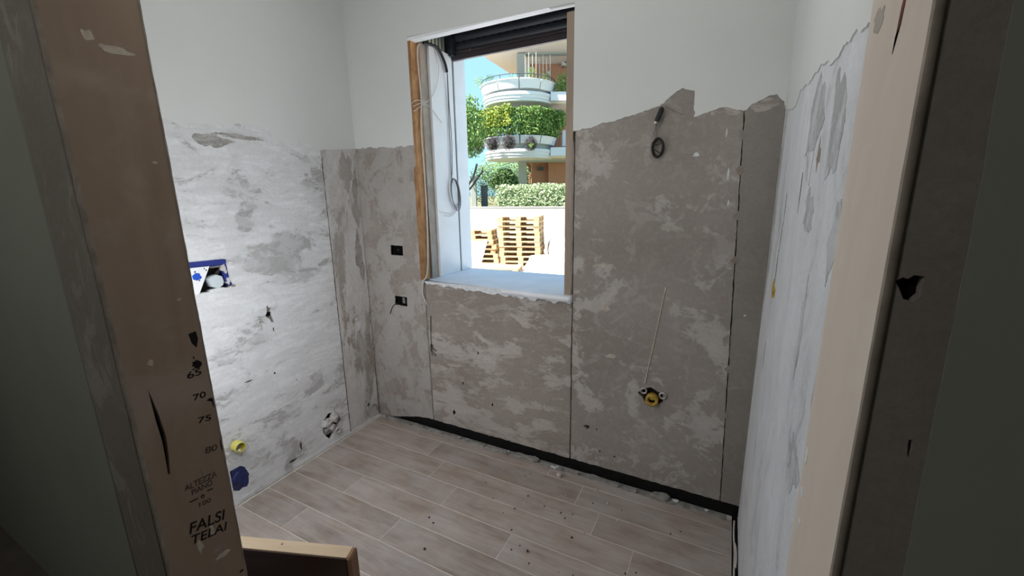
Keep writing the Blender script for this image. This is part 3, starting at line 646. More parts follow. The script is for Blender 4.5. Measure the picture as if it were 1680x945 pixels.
# cables at the window
o = tube('window_cable', [(0.500, 0.075, 2.392), (0.497, 0.055, 2.36), (0.497, 0.050, 2.28), (0.497, 0.060, 2.10), (0.497, 0.045, 1.95), (0.497, 0.046, 1.75), (0.496, 0.050, 1.50), (0.496, 0.036, 1.20), (0.494, 0.016, 1.07), (0.488, -0.014, 1.035), (0.472, -0.008, 0.965), (0.478, -0.006, 0.925), (0.500, -0.006, 0.885)], 0.0042, M['cable_white'])
T(o, 'long white cable hanging down the chipboard strip left of the window', 'cable')
o = tube('conduit', [(0.505, 0.10, 2.400), (0.515, 0.16, 2.405), (0.52, 0.22, 2.398), (0.518, 0.28, 2.34), (0.516, 0.302, 2.29)], 0.0085, M['conduit']); T(o, 'short black conduit curving out of the shutter box over white panel', 'conduit')
cb = empty('cable_coil', (0.515, 0.30, 1.66)); T(cb, 'grey cable hanging from black conduit and wound into a coil at its end', 'cable')
def L(p): return [(a-0.515, b-0.30, c-1.66) for a, b, c in p]
tubes('cable_run', [L([(0.517, 0.302, 2.30), (0.514, 0.305, 2.2), (0.511, 0.306, 2.0), (0.511, 0.305, 1.8), (0.513, 0.300, 1.66)]), L([(0.517, 0.304, 2.28), (0.512, 0.315, 2.1), (0.511, 0.325, 1.9), (0.512, 0.315, 1.72), (0.513, 0.302, 1.66)])], 0.0026, M['cable_grey'], cb)
loops = []
for k in range(4):
    pts = []
    for i in range(19):
        a = 2*PI*i/18
        pts.append((0.511+0.004*k, 0.318+0.040*math.sin(a)*(1+0.06*k)+0.020*(1-math.cos(a))*0.7, 1.570+0.090*math.cos(a)*(1+0.05*k)-0.006*k))
    loops.append(L(pts))
tubes('loop', loops, 0.0024, M['cable_grey'], cb)
tubes('loose_end', [L([(0.513, 0.352, 1.50), (0.512, 0.345, 1.462), (0.511, 0.29, 1.432), (0.51, 0.22, 1.442), (0.507, 0.16, 1.455)]), L([(0.513, 0.352, 1.50), (0.512, 0.335, 1.445), (0.511, 0.27, 1.418), (0.51, 0.21, 1.425)])], 0.0018, M['cable_white'], cb)
o = tubes('wire_bundle', [[(0.505, 0.20, 2.39), (0.512, 0.225, 2.30), (0.510, 0.19, 2.18), (0.506, 0.12, 2.10), (0.500, 0.04, 2.07), (0.496, -0.015, 2.045)], [(0.506, 0.12, 2.10), (0.500, 0.05, 2.055), (0.494, -0.01, 2.02)], [(0.500, 0.05, 2.075), (0.506, 0.13, 2.06), (0.51, 0.20, 2.01), (0.511, 0.23, 1.99)], [(0.502, 0.08, 2.085), (0.495, 0.02, 2.085), (0.490, -0.02, 2.06)]], 0.0018, M['cable_white'])
T(o, 'thin loose white wires twisted across the window cable near the shutter', 'wires')

# ------------------------------------------------------------------ fittings in the walls
def jbox(b, name, label, mat_in):
    u0, v0, u1, v1 = b; t = empty(name, ((u0+u1)/2, 0.02, v0)); T(t, label, 'junction box')
    hw_, hh = (u1-u0)/2, v1-v0
    bm = bmesh.new()
    bx(bm, -hw_, hw_, 0.006, 0.009, 0, hh)
    for a, b_ in ((-hw_, -hw_+0.004), (hw_-0.004, hw_)): bx(bm, a, b_, -0.012, 0.006, 0, hh)
    for a, b_ in ((0, 0.004), (hh-0.004, hh)): bx(bm, -hw_, hw_, -0.012, 0.006, a, b_)
    link('casing', bm_mesh('casing', bm), M['black'], t)
    return t
t = jbox(B1, 'junction_box', 'black empty junction box in the plaster left of the window, upper one', 0)
link('screw_post', bm_mesh('screw_post', bx(bmesh.new(), -0.006, 0.006, -0.004, 0.006, 0.025, 0.038)), M['cable_dark'], t)
t = jbox(B2, 'junction_box', 'junction box in the plaster left of the window, lower one with a wire', 0)
bm = bmesh.new(); bx(bm, 0.0, 0.022, -0.006, 0.004, 0.012, 0.052, bev=0.003); link('terminal', bm_mesh('terminal', bm), M['cable_grey'], t)
tube('wire', [(-0.03, -0.01, 0.012), (-0.05, -0.026, 0.004), (-0.078, -0.026, -0.025), (-0.098, -0.025, -0.066)], 0.0024, M['cable_dark'], t)
o = tubes('wire_bundle', [[(0.521, -0.004, 0.815), (0.516, -0.007, 0.72), (0.512, -0.007, 0.625)], [(0.512, -0.007, 0.63), (0.508, -0.012, 0.60), (0.512, -0.010, 0.575)], [(0.512, -0.007, 0.63), (0.515, -0.012, 0.59), (0.520, -0.012, 0.552)], [(0.512, -0.007, 0.63), (0.525, -0.012, 0.585), (0.545, -0.01, 0.55)], [(0.512, -0.007, 0.63), (0.530, -0.012, 0.60), (0.553, -0.01, 0.585)]], 0.0019, M['cable_dark'])
T(o, 'dark wires fanning out of the plaster below the left end of sill', 'wires')

lc = empty('wall_light_cable', (1.834, 0, 1.86)); T(lc, 'black conduit end with a coiled brown wire high on plaster right of window', 'cable')
tube('conduit_end', [(0.004, 0.012, 0.040), (0.006, -0.012, 0.030), (0.0, -0.022, 0.008), (-0.006, -0.024, -0.012)], 0.011, M['conduit'], lc)
bm = bmesh.new(); bmesh.ops.create_icosphere(bm, subdivisions=2, radius=0.010, matrix=Matrix.Translation((-0.012, -0.022, -0.020))); link('connector', bm_mesh('connector', bm, True), M['steel'], lc)
tubes('lead', [[(-0.010, -0.022, -0.02), (-0.014, -0.018, -0.05), (-0.022, -0.012, -0.062), (-0.010, -0.012, -0.075)], [(-0.006, -0.022, -0.02), (-0.010, -0.016, -0.045), (-0.008, -0.012, -0.08)]], 0.0018, M['cable_grey'], lc)
loops = []
for k in range(6):
    pts = []; rx_, rz_ = 0.023+0.010*noise.noise(Vector((k*1.37, 1.4, 3.3))), 0.038+0.014*noise.noise(Vector((k*1.61, 2.3, 5.7))); tl = 0.9*noise.noise(Vector((k*1.73, 3.6, 7.2))); ox = 0.008*noise.noise(Vector((k*2.11, 6.6, 1.2)))
    for i in range(17):
        a = 2*PI*i/16; x = rx_*math.cos(a); z_ = rz_*math.sin(a)
        pts.append((0.002+ox+x*math.cos(tl)-z_*math.sin(tl)*0.5, -0.010-0.0025*k, -0.122+x*math.sin(tl)*0.6+z_*math.cos(tl)))
    loops.append(pts)
loops.append([(-0.022, -0.02, -0.10), (0.0, -0.024, -0.112), (0.024, -0.02, -0.10)]); loops.append([(-0.02, -0.02, -0.125), (0.005, -0.024, -0.14), (0.018, -0.02, -0.15)])
tubes('coil', loops, 0.0024, M['cable_dark'], lc)
tube('crack_line', [(-0.085, -0.0015, 0.030), (-0.05, -0.0015, 0.042), (-0.02, -0.0015, 0.052)], 0.0016, M['edge'], lc); tube('crack_line', [(0.02, -0.0015, 0.050), (0.05, -0.0015, 0.030), (0.095, -0.0015, 0.006)], 0.0016, M['edge'], lc)

# wash basin connections on the back wall
def ring(name, u, v, y, r, mat, parent, core=True, d=0.03):
    o = lathe(name, [(r*0.55, 0), (r*0.55, d), (r*0.7, d+0.004), (r, d+0.003), (r, 0), (r*0.55, 0)], mat, parent, 16, Matrix.Translation((u, y, v)) @ Matrix.Rotation(PI/2, 4, 'X'), True)
    if core: lathe('bore', [(0, 0.0), (r*0.56, 0.0), (r*0.56, d*0.6), (0, d*0.6)], M['black'], o, 12)
    return o
bc = empty('basin_connections', (1.872, 0.0, 0.50)); T(bc, 'two steel water outlets above an ochre drain end low on the back wall', 'pipe fitting')
ring('water_outlet', -0.040, 0.084, 0.022, 0.017, M['steel'], bc); ring('water_outlet', 0.050, 0.076, 0.022, 0.018, M['steel'], bc)
d = ring('drain_end', 0.002, 0.044, 0.024, 0.031, M['ochre'], bc, d=0.042)
bm = bmesh.new(); bmesh.ops.create_icosphere(bm, subdivisions=2, radius=0.016, matrix=Matrix.Translation((0.006, 0.012, 0.034)) @ Matrix.Diagonal((1.5, 0.7, 0.8, 1)))
for v in bm.verts: v.co += v.normal*0.005*noise.noise(v.co*90)
link('foam', bm_mesh('foam', bm, True), M['yellow_in'], d)
prism('mortar_ring', [blob(1.885, 0.562, 0.115, 0.060, 30, 9.4, 0.5), blob(1.874, 0.558, 0.058, 0.039, 22, 8.4, 0.3)], F_BACK, -0.01, 0.0016, M['back_right'], wb)
T(bc, 'two steel water outlets above an ochre drain end low on the back wall', 'pipe fitting')

# cistern box on the left wall
cs = empty('cistern_box', (0, -0.95, 1.128)); T(cs, 'blue framed cistern inspection box with white cap set into the left wall', 'cistern box')
bm = bmesh.new(); bx(bm, -0.036, -0.032, -0.085, 0.085, 0.0, 0.146)
link('back_plate', bm_mesh('back_plate', bm), M['black'], cs)
fl = F_LEFT.copy(); fl.translation = (0, 0, 0)
def cp(name, loops, d0, d1, mat): return prism(name, [[(u+0.95, v-1.128) for u, v in l] for l in loops], fl, d0, d1, mat, cs)
cp('frame_rail', [[(-1.04, 1.252), (-0.876, 1.244), (-0.872, 1.268), (-0.885, 1.272), (-1.04, 1.277)]], -0.03, 0.004, M['blue'])
cp('frame_rail', [[(-0.896, 1.235), (-0.874, 1.245), (-0.872, 1.20), (-0.868, 1.165), (-0.86, 1.140), (-0.880, 1.142), (-0.886, 1.17)]], -0.03, 0.003, M['blue'])
cp('mortar_lump', [blob(-0.886, 1.222, 0.011, 0.022, 18, 5.3, 0.6)], -0.03, 0.005, M['wrap'])
cp('mortar_lump', [blob(-0.878, 1.165, 0.009, 0.018, 18, 7.3, 0.7)], -0.03, 0.005, M['wrap'])
cp('mortar_lump', [blob(-0.858, 1.137, 0.012, 0.005, 14, 8.3, 0.7)], -0.03, 0.004, M['edge'])
cp('dark_fitting', [[(-0.940, 1.185), (-0.905, 1.225), (-0.898, 1.215), (-0.925, 1.18)]], -0.03, -0.012, M['masonry'])
for q_ in ((-0.972, 1.240), (-0.965, 1.232), (-1.012, 1.232), (-1.0, 1.19)): cp('mortar_speck', [blob(q_[0], q_[1], 0.003, 0.004, 8, q_[0]*50, 0.5)], 0.003, 0.0046, M['black'])
cp('mortar_lump', [blob(-0.93, 1.131, 0.045, 0.007, 16, 6, 0.4)], -0.03, 0.003, M['mortar_white'])
bd = cp('cover_board', [[(-1.045, 1.256), (-0.945, 1.254), (-1.010, 1.128), (-1.045, 1.128)]], -0.012, 0.004, M['white_plastic'])
prism('blue_print', [[(u+0.95, v-1.128) for u, v in blob(-1.009, 1.208, 0.020, 0.016, 16, 12, 0.35)]], fl, 0.0, 0.0048, M['blue_bright'], bd)
cp('metal_rail', [[(-0.94, 1.236), (-0.895, 1.236), (-0.895, 1.243), (-0.94, 1.243)]], -0.024, -0.006, M['steel'])
cap = [(-0.966, 1.190), (-0.952, 1.199), (-0.927, 1.204), (-0.903, 1.192), (-0.899, 1.168), (-0.904, 1.150), (-0.927, 1.137), (-0.955, 1.150)]
c_ = cp('cap', [cap], -0.034, 0.006, M['cap'])
prism('cap_face', [[((u+0.931)*0.94-0.931+0.95, (v-1.172)*0.94+1.172-1.128) for u, v in cap]], fl, 0.004, 0.008, M['cap_face'], c_)
# water outlet in a cracked hole
wo = empty('water_outlet', (0, -0.70, 0.93)); T(wo, 'dark cracked hole with broken plaster in the middle of the left wall', 'wall hole')
prism('hole_back', [[(u+0.70, v-0.93) for u, v in blob(-0.697, 0.95, 0.04, 0.06, 12, 3, 0.1)]], fl, -0.03, -0.02, M['black'], wo)
prism('broken_flake', [[(u+0.70, v-0.93) for u, v in [(-0.708, 0.935), (-0.700, 0.940), (-0.688, 0.905), (-0.694, 0.90)]]], fl, -0.012, 0.002, M['flake'], wo)
prism('broken_flake', [[(u+0.70, v-0.93) for u, v in [(-0.706, 0.965), (-0.705, 0.998), (-0.697, 0.972), (-0.70, 0.96)]]], fl, -0.014, 0.002, M['flake'], wo)
bm = bmesh.new()
for i in range(9):
    bmesh.ops.create_icosphere(bm, subdivisions=1, radius=random.uniform(0.002, 0.005), matrix=Matrix.Translation((0.001, random.uniform(-0.06, -0.015), random.uniform(-0.015, 0.022))))
T(link('plaster_grit', bm_mesh('plaster_grit', bm), M['edge'], wo), kind='stuff')
# wrapped pipes low in the left wall
wp = empty('wrapped_pipes', (0, -0.412, 0.06)); T(wp, 'pipe ends wrapped in white tape in a dark hole low on left wall', 'pipe fitting')
prism('hole_back', [[(u+0.412, v-0.06) for u, v in blob(-0.412, 0.135, 0.07, 0.09, 16, 33, 0.1)]], fl, -0.040, -0.030, M['black'], wp)
def lump(name, x, y, z, r, s, mat, parent, seed=0):
    bm = bmesh.new(); bmesh.ops.create_icosphere(bm, subdivisions=3, radius=r, matrix=Matrix.Diagonal((*s, 1)))
    for v in bm.verts: v.co += v.co.normalized()*r*0.5*noise.noise(v.co*(1.6/r)+Vector((seed*5, 0, 0)))
    o = link(name, bm_mesh(name, bm, True), mat, parent); o.location = (x, y, z); return o
lump('tape_wrap', 0.000, -0.030, 0.112, 0.030, (1.1, 1.4, 0.8), M['wrap'], wp, 1.3); lump('tape_wrap', 0.004, 0.024, 0.124, 0.027, (1.0, 0.9, 1.4), M['wrap'], wp, 2.3); lump('mortar_bit', -0.012, -0.020, 0.060, 0.028, (0.8, 1.2, 1.3), M['cement'], wp, 5.3)
lump('tape_wrap', 0.006, -0.012, 0.075, 0.022, (1.2, 1.0, 0.9), M['wrap'], wp, 3)
o = lathe('pipe_end', [(0.012, 0), (0.012, 0.05), (0.022, 0.052), (0.022, 0.0), (0.012, 0)], M['wrap'], wp, 16, Matrix.Translation((-0.02, 0.025, 0.035)) @ Matrix.Rotation(PI/2, 4, 'Y'), True)
# yellow drain pipe and blue plastic below it
yp = empty('drain_pipe', (0, -0.972, 0.30)); T(yp, 'yellow plastic drain pipe end sticking out of the left wall', 'pipe')
lathe('pipe', [(0.0225, -0.03), (0.0225, 0.045), (0.026, 0.045), (0.026, -0.03)], M['yellow'], yp, 24, Matrix.Translation((0, 0, 0.026)) @ Matrix.Rotation(PI/2, 4, 'Y'), True)
lathe('pipe_inside', [(0.0224, -0.02), (0.0222, 0.044), (0.0218, 0.044), (0.0215, -0.018), (0.0, -0.018), (0, -0.02)], M['yellow_in'], yp, 24, Matrix.Translation((0, 0, 0.026)) @ Matrix.Rotation(PI/2, 4, 'Y'), True)
lump('mortar_bit', 0.036, -0.006, 0.011, 0.007, (1.3, 1, 0.7), M['mortar_white'], yp, 4)
bp = empty('blue_plug', (0, -0.98, 0.07)); T(bp, 'crumpled blue plastic plug filling a hole at the foot of left wall', 'plug')
o = lump('plastic', -0.010, 0.0, 0.067, 0.064, (0.20, 0.70, 1.10), M['navy'], bp, 9)
prism('plastic_film', [[(u+0.98, v-0.07) for u, v in jag([(-1.015, 0.205), (-0.972, 0.205), (-0.946, 0.182), (-0.934, 0.135), (-0.945, 0.100), (-0.965, 0.085), (-0.972, 0.110), (-0.995, 0.135), (-1.015, 0.15), (-1.015, 0.205)], 0.005, 0.008, 15, 40)[:-1]]], F_LEFT, -0.004, 0.0018, M['navy'], bp)
# wire arc near the corner and cable in the floor gap
o = tubes('conduit_loop', [[(0.012, -0.115, 0.045), (0.014, -0.118, 0.085), (0.016, -0.085, 0.115), (0.014, -0.045, 0.105), (0.012, -0.035, 0.06)]], 0.004, M['edge']); T(o, 'small grey cable loop at foot of wall in the back left corner', 'cable')
o = tubes('gap_cable', [[(2.283, -0.02, 0.012), (2.281, -0.10, 0.006), (2.284, -0.22, 0.006), (2.281, -0.40, 0.006), (2.284, -0.62, 0.006)], [(2.284, -0.16, 0.010), (2.288, -0.20, 0.020), (2.290, -0.25, 0.012), (2.287, -0.30, 0.008)]], 0.0035, M['cable_white']); T(o, 'thin white cable lying in the gap between floor and right wall', 'cable')
prism('bitumen_strip', [[(0.0, -0.0005), (1.4, -0.0005), (1.4, 0.009), (0, 0.009)]], F_RIGHT, -0.04, 0.001, M['tar'], wr)
box('gap_bed', (XE+0.001, W, -1.44, 0.03, -0.004, 0.0004), M['tar'], floor)

# old cabinet panel standing in the doorway
wpnl = empty('wooden_panel', (0.90, -1.274, 0.0), 0.351); T(wpnl, 'old dark brown panel with raw pale top edge standing behind the left door jamb', 'panel')
bm = bmesh.new(); bx(bm, -0.45, 0.188, -0.012, 0.036, 0.0, 0.352, bev=0.001); link('core', bm_mesh('core', bm), M['pale_wood'], wpnl)
bm = bmesh.new(); bx(bm, -0.45, 0.188, -0.016, -0.0122, 0.0, 0.349); link('veneer_face', bm_mesh('veneer_face', bm), M['veneer'], wpnl)
bm = bmesh.new(); bx(bm, 0.1885, 0.206, -0.019, 0.034, 0.0, 0.356, bev=0.006); link('end_lipping', bm_mesh('end_lipping', bm), M['brown_wood'], wpnl)
bm = bmesh.new(); bmesh.ops.create_cone(bm, segments=10, radius1=0.004, radius2=0.003, depth=0.001, cap_ends=True, matrix=Matrix.Translation((-0.07, 0.018, 0.3523))); link('knot', bm_mesh('knot', bm), M['red'], wpnl)

# crumbs on the floor
def crumb_mesh(seed, flat=0.7):
    bm = bmesh.new(); bmesh.ops.create_icosphere(bm, subdivisions=1, radius=1.0)
    for v in bm.verts:
        v.co *= 1+0.45*noise.noise(v.co*1.4+Vector((seed*3.7, 1, 2))); v.co.z *= flat
    zmin = min(v.co.z for v in bm.verts)
    for v in bm.verts: v.co.z -= zmin
    return bm_mesh('crumb', bm)
cm = [crumb_mesh(i) for i in range(5)]; cmp_ = [m.copy() for m in cm]
for m in cm: m.materials.append(M['crumb_dark'])
for m in cmp_: m.materials.append(M['crumb_pale'])
big = link('plaster_lump', crumb_mesh(9, 0.8), M['crumb_pale']); big.location = (1.412, -0.073, 0.0); big.scale = (0.015, 0.013, 0.016)
T(big, 'largest pale plaster lump on the floor beside the black wall strip', 'rubble')
for i, (x, y, s) in enumerate([(1.109, -0.115, .004), (1.636, -0.088, .006), (1.71, -0.157, .006), (1.783, -0.253, .0075), (1.16, -0.25, .004), (0.784, -0.505, .005), (0.602, -0.376, .004), (0.915, -0.52, .004), (0.72, -0.20, .003), (1.50, -0.20, .005), (1.42, -0.28, .005), (1.98, -0.33, .004), (2.20, -0.55, .004), (2.23, -0.75, .004)]):
    o = link('plaster_crumb', cmp_[i % 5]); o.location = (x, y, 0); o.scale = (s, s*.85, s); o.rotation_euler = (0, 0, i*1.3)
    T(o, 'small pale plaster crumb lying on the wood-look floor tiles', 'rubble', 'pale crumbs on the floor')
rr = random.Random(3)
pts = [(1.62, -0.448, .006), (1.47, -0.606, .0075), (1.30, -0.40, .005), (0.99, -0.66, .006), (1.05, -0.80, .007), (0.95, -0.64, .005), (1.43, -0.32, .0045), (1.55, -0.35, .005), (1.35, -0.53, .005), (1.40, -0.63, .004), (1.50, -0.66, .004)]
for i in range(26): pts.append((rr.uniform(1.0, 2.1), rr.uniform(-0.85, -0.12), rr.uniform(0.0022, 0.0048)))
for i, (x, y, s) in enumerate(pts):
    o = link('mortar_crumb', cm[i % 5]); o.location = (x, y, 0); o.scale = (s, s*.8, s); o.rotation_euler = (0, 0, i*2.1)
    T(o, 'small dark mortar crumb lying on the wood-look floor tiles', 'rubble', 'dark crumbs on the floor')

# ------------------------------------------------------------------ outside: yard
yard = box('floor_yard', (-40, 40, 0.52, 10.6, -0.7, -0.5), M['ground']); T(yard, kind='structure')
garden = box('ground_garden', (-90, 90, 10.8, 160, 0.6, 1.0), M['soil']); T(garden, kind='structure')
gw = box('garden_wall', (-30, 30, 10.6, 10.82, -0.5, 1.12), M['garden_wall']); T(gw, kind='structure')
bm = bmesh.new(); bx(bm, -30, 30, 10.58, 10.84, 1.12, 1.15); link('coping', bm_mesh('coping', bm), M['garden_wall'], gw)

# pallets
def pm(lx, ly, lz):
    bm = bmesh.new(); bx(bm, -lx/2, lx/2, -ly/2, ly/2, -lz/2, lz/2, bev=0.003); return bm_mesh('b', bm)
deck_w, deck_n, cross, block, bottom = pm(1.2, .145, .022), pm(1.2, .100, .022), pm(.145, .8, .022), pm(.145, .118, .078), pm(1.2, .12, .022)
for me in (deck_w, deck_n, cross, bottom): me.materials.append(M['pallet'])
block.materials.append(M['pallet_block'])
def pallet(loc, rz, label, group):
    t = empty('pallet', loc, rz); T(t, label, 'pallet', group)
    for i, y in enumerate((-.3275, -.1638, 0, .1638, .3275)):
        o = link('deck_board', deck_n if i in (1, 3) else deck_w, parent=t); o.location = (0, y, .133)
    for x in (-.5275, 0, .5275):
        o = link('cross_board', cross, parent=t); o.location = (x, 0, .111)
        for y in (-.341, 0, .341):
            o = link('block', block, parent=t); o.location = (x, y, .061)
    for y in (-.34, 0, .34):
        o = link('bottom_board', bottom, parent=t); o.location = (0, y, .011)
    return t
rp = random.Random(5)
names = ['lowest', 'second from the bottom', 'third from the bottom', 'fourth from the bottom', 'fifth from the bottom', 'fifth from the top', 'fourth from the top', 'third from the top', 'second from the top', 'topmost']
p0 = None
for i in range(10):
    k = (i-4.5)/9
    loc = (-3.28-0.05*k+rp.uniform(-.018, .018), 9.08+rp.uniform(-.015, .015), -0.5+0.1445*i); rz = 0.24+rp.uniform(-.018, .018)
    lab = 'wooden pallet of the tall right stack by the garden wall, %s' % names[i]
    if p0 is None: p0 = pallet(loc, rz, lab, 'pallets of the tall stack')
    else: dup(p0, loc, (0, 0, rz), lab, 'pallets of the tall stack')
names2 = ['lowest', 'second from the bottom', 'third from the bottom', 'third from the top', 'second from the top', 'topmost', 'topmost']
for i in range(7):
    loc = (-4.76-0.02*i+rp.uniform(-.05, .05), 9.15+rp.uniform(-.02, .02), -0.5+0.1445*i); rz = 0.30+rp.uniform(-.03, .03)
    lab = 'wooden pallet of the lower left stack beside the window reveal, %s' % ['lowest', 'second from the bottom', 'third from the bottom', 'the middle one', 'third from the top', 'second from the top', 'topmost'][i]
    dup(p0, loc, (0, 0, rz), lab, 'pallets of the low stack')
dup(p0, (-3.35, 7.75, -0.5), (0, 0, 0.30), 'single wooden pallet lying flat in front of both stacks', 'flat pallet')
# white board leaning on the left stack
wbd = empty('white_board', (-4.22, 8.02, -0.5), 0.35); T(wbd, 'white sheet leaning against the lower left pallet stack', 'board')
bm = bmesh.new(); bx(bm, -0.45, 0.10, -0.012, 0.012, 0.0, 0.80, bev=0.002)
bmesh.ops.rotate(bm, verts=bm.verts[:], matrix=Matrix.Rotation(-0.35, 3, 'X'))
for v in bm.verts: v.co.x += 0.20*v.co.z/0.8 if v.co.x > 0 else 0
link('sheet', bm_mesh('sheet', bm), M['white_plastic'], wbd)
# white building sacks
def sack(name, loc, size, rz, label, seed):
    bm = bmesh.new(); bmesh.ops.create_cube(bm, size=1, matrix=Matrix.Translation((0, 0, 0.5)))
    bmesh.ops.subdivide_edges(bm, edges=bm.edges[:], cuts=9, use_grid_fill=True)
    for v in bm.verts:
        c = Vector((v.co.x, v.co.y, v.co.z-0.5)); s = c.normalized()*0.55
        c = c.lerp(s, 0.45); n = noise.noise(c*2.3+Vector((seed, 0, 0)))*0.10+noise.noise(c*6+Vector((0, seed, 0)))*0.035
        c += c.normalized()*n
        v.co = Vector((c.x*size[0], c.y*size[1], max(0, (c.z+0.5))*size[2]))
    o = link(name, bm_mesh(name, bm, True), M['sack']); o.location = loc; o.rotation_euler = (0, 0, rz); T(o, label, 'sack', 'white sacks beside the pallets'); return o
sack('building_sack', (-1.95, 9.45, -0.5), (1.2, 0.9, 0.78), 0.5, 'large white building sack right of the tall pallet stack, rearmost', 1)
sack('building_sack', (-1.85, 8.15, -0.5), (1.5, 0.8, 0.42), 0.45, 'low white building sack in front, under the flat pinkish slab', 4)
sack('building_sack', (-0.62, 9.1, -0.5), (0.9, 0.8, 0.62), 0.2, 'white building sack half hidden behind the right window strip', 7)
sl = empty('paving_slab', (-2.1, 8.15, -0.10), 0.48); T(sl, 'flat pale slab lying on top of the low front sack', 'slab')
bm = bmesh.new(); bx(bm, -0.42, 0.46, -0.26, 0.26, 0, 0.035, bev=0.004); link('sheet', bm_mesh('sheet', bm), M['slab'], sl)
sl.rotation_euler = (0.06, -0.04, 0.48)

# foliage
def leaves(name, n, sampler, size, mat, parent=None, seed=0, aspect=0.55, up=0.3):
    r = random.Random(seed); V = []; Fc = []
    for _ in range(n):
        p = Vector(sampler(r)); s = size*r.uniform(.6, 1.25)
        d = Vector((r.gauss(0, 1), r.gauss(0, 1), r.gauss(0, 1)+up)).normalized()
        e = d.cross(Vector((r.gauss(0, 1), r.gauss(0, 1), r.gauss(0, 1)))).normalized()*s*aspect*0.5
        a, b, c = p-d*s*.5, p+e+d*s*.05, p+d*s*.5; dd = p-e+d*s*.05
        i = len(V); V += [a, b, c, dd]; Fc.append((i, i+1, i+2, i+3))
    me = bpy.data.meshes.new(name); me.from_pydata([tuple(v) for v in V], [], Fc)
    o = link(name, me, mat, parent); T(o, kind='stuff'); return o
def shell_box(x0, x1, y0, y1, z0, z1, f=1.2, amp=.12):
    def s(r):
        x, z = r.uniform(x0, x1), r.uniform(z0, z1); y = y0+(y1-y0)*r.random()**2
        t = noise.noise(Vector((x*f, z*f*.6, 3)))*amp
        zz = min(z, z1-amp*.6+noise.noise(Vector((x*2.3, y*2, 8)))*amp)
        return (x, y+t, zz)
    return s
def ball(c, r3, f=2.0, amp=.18, bias=.4):
    def s(r):
        d = Vector((r.gauss(0, 1), r.gauss(0, 1), r.gauss(0, 1))).normalized()
        k = (r.random()**bias)*(1+amp*noise.noise(d*f+Vector(c)))
        return (c[0]+d.x*r3[0]*k, c[1]+d.y*r3[1]*k, c[2]+d.z*r3[2]*k)
    return s
hg = empty('hedge', (0, 11.34, 1.0)); T(hg, 'clipped pale green hedge growing along the top of garden wall', 'hedge')
leaves('foliage', 26000, shell_box(-5.2, 5.5, -0.36, 0.7, 0.10, 0.92), .075, M['leaf_hedge'], hg, 1)
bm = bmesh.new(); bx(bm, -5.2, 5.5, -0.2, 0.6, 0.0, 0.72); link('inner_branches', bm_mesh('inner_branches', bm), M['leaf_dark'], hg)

# the building stands square to its own street: local x along the facade, local y away from us
BR = 0.4809
def bpt(lat, D, z=0.0): return (2.1456+math.cos(BR)*lat-math.sin(BR)*D, -2.0067+math.sin(BR)*lat+math.cos(BR)*D, z)
BX, BD = 0.5, 22.9
bld = empty('apartment_building', bpt(BX, BD, 1.0), BR); T(bld, 'white apartment building with round planted balconies and brick red walls', 'building')
def bb(name, lat0, lat1, D0, D1, z0, z1, mat, parent=bld, bev=0): return box(name, (lat0-BX, lat1-BX, D0-BD, D1-BD, z0-1, z1-1), mat, parent, bev)
bb('ground_wall', 1.25, 9, 24.6, 30, 1.0, 3.4, M['terra']); bb('ground_wall', 2.15, 9, 24.2, 24.6, 1.0, 3.25, M['terra'])
bb('middle_wall', 0.9, 9, 25.4, 30, 3.4, 6.1, M['terra']); bb('upper_wall', 1.15, 9, 25.4, 30, 6.1, 8.75, M['terra'])
bb('window_slit', 1.02, 1.2, 25.2, 25.45, 7.3, 8.6, M['bwhite'])
for z0, z1 in ((1.0, 3.45), (3.6, 6.05), (6.2, 8.55)): bb('pillar', 0.46, 0.90, 23.35, 23.85, z0, z1, M['bgrey'])
bb('beam', 0.88, 6, 23.4, 23.8, 3.22, 3.46, M['bgrey']); bb('beam', 0.90, 6, 23.4, 23.8, 8.52, 8.78, M['bgrey'])
for nm, zf0, zp0, zp1, zd in (('balcony', 3.29, 3.96, 4.31, 3.3), ('balcony', 5.87, 6.42, 6.83, 5.9)):
    R = 1.78 if zf0 < 8 else 2.25
    zz = zf0-1
    prof = [(0, zz), (R-0.18, zz), (R-0.06, zz+0.02), (R-0.06, zz+0.13), (R-0.02, zz+0.14), (R-0.02, zz+0.27), (R+0.02, zz+0.28), (R+0.02, zz+0.42), (R-0.20, zz+0.43), (R-0.20, zp0-1+0.05), (0, zp0-1+0.05)]
    bal = lathe(nm, prof, M['bwhite'] if zf0 < 8 else M['bsoffit'], bld, 64)
    lathe('upstand', [(R-0.24, zz+0.43), (R-0.19, zz+0.43), (R-0.19, zp0-1+0.16), (R-0.24, zp0-1+0.16)], M['bgrey'], bal, 64)
    a = 33*PI/180
    for k in range(7):
        c0 = -PI/2+(k-3)*a; m_ = 0.016
        pr = [(R-0.14, zp0-1), (R+0.02, zp0-1), (R+0.13, zp1-1-0.05), (R+0.16, zp1-1-0.05), (R+0.16, zp1-1), (R-0.14, zp1-1)]
        lathe('planter', pr, M['bwhite'], bal, 6, None, False, c0+m_, c0+a-m_)
    sr = box('straight_parapet', (1.55, 5.5, -1.0, 1.0, zz+0.12, zz+0.52), M['bwhite'], bal)
    box('slab', (0.2, 6, -0.7, 2.6, zz+0.05, zz+0.3), M['bsoffit'], bal)
prism('upper_soffit', [[(a_-BX, b_-BD) for a_, b_ in [(-2.0, 21.2), (-1.28, 23.9), (0.12, 27.2), (7, 27.2), (7, 21.2)]]], Matrix.Translation((0, 0, 8.70-1)), -0.10, 0.10, M['bsoffit'], bld)
bb('upper_fascia', -2.0, 7, 21.1, 21.3, 8.60, 9.3, M['bwhite'])
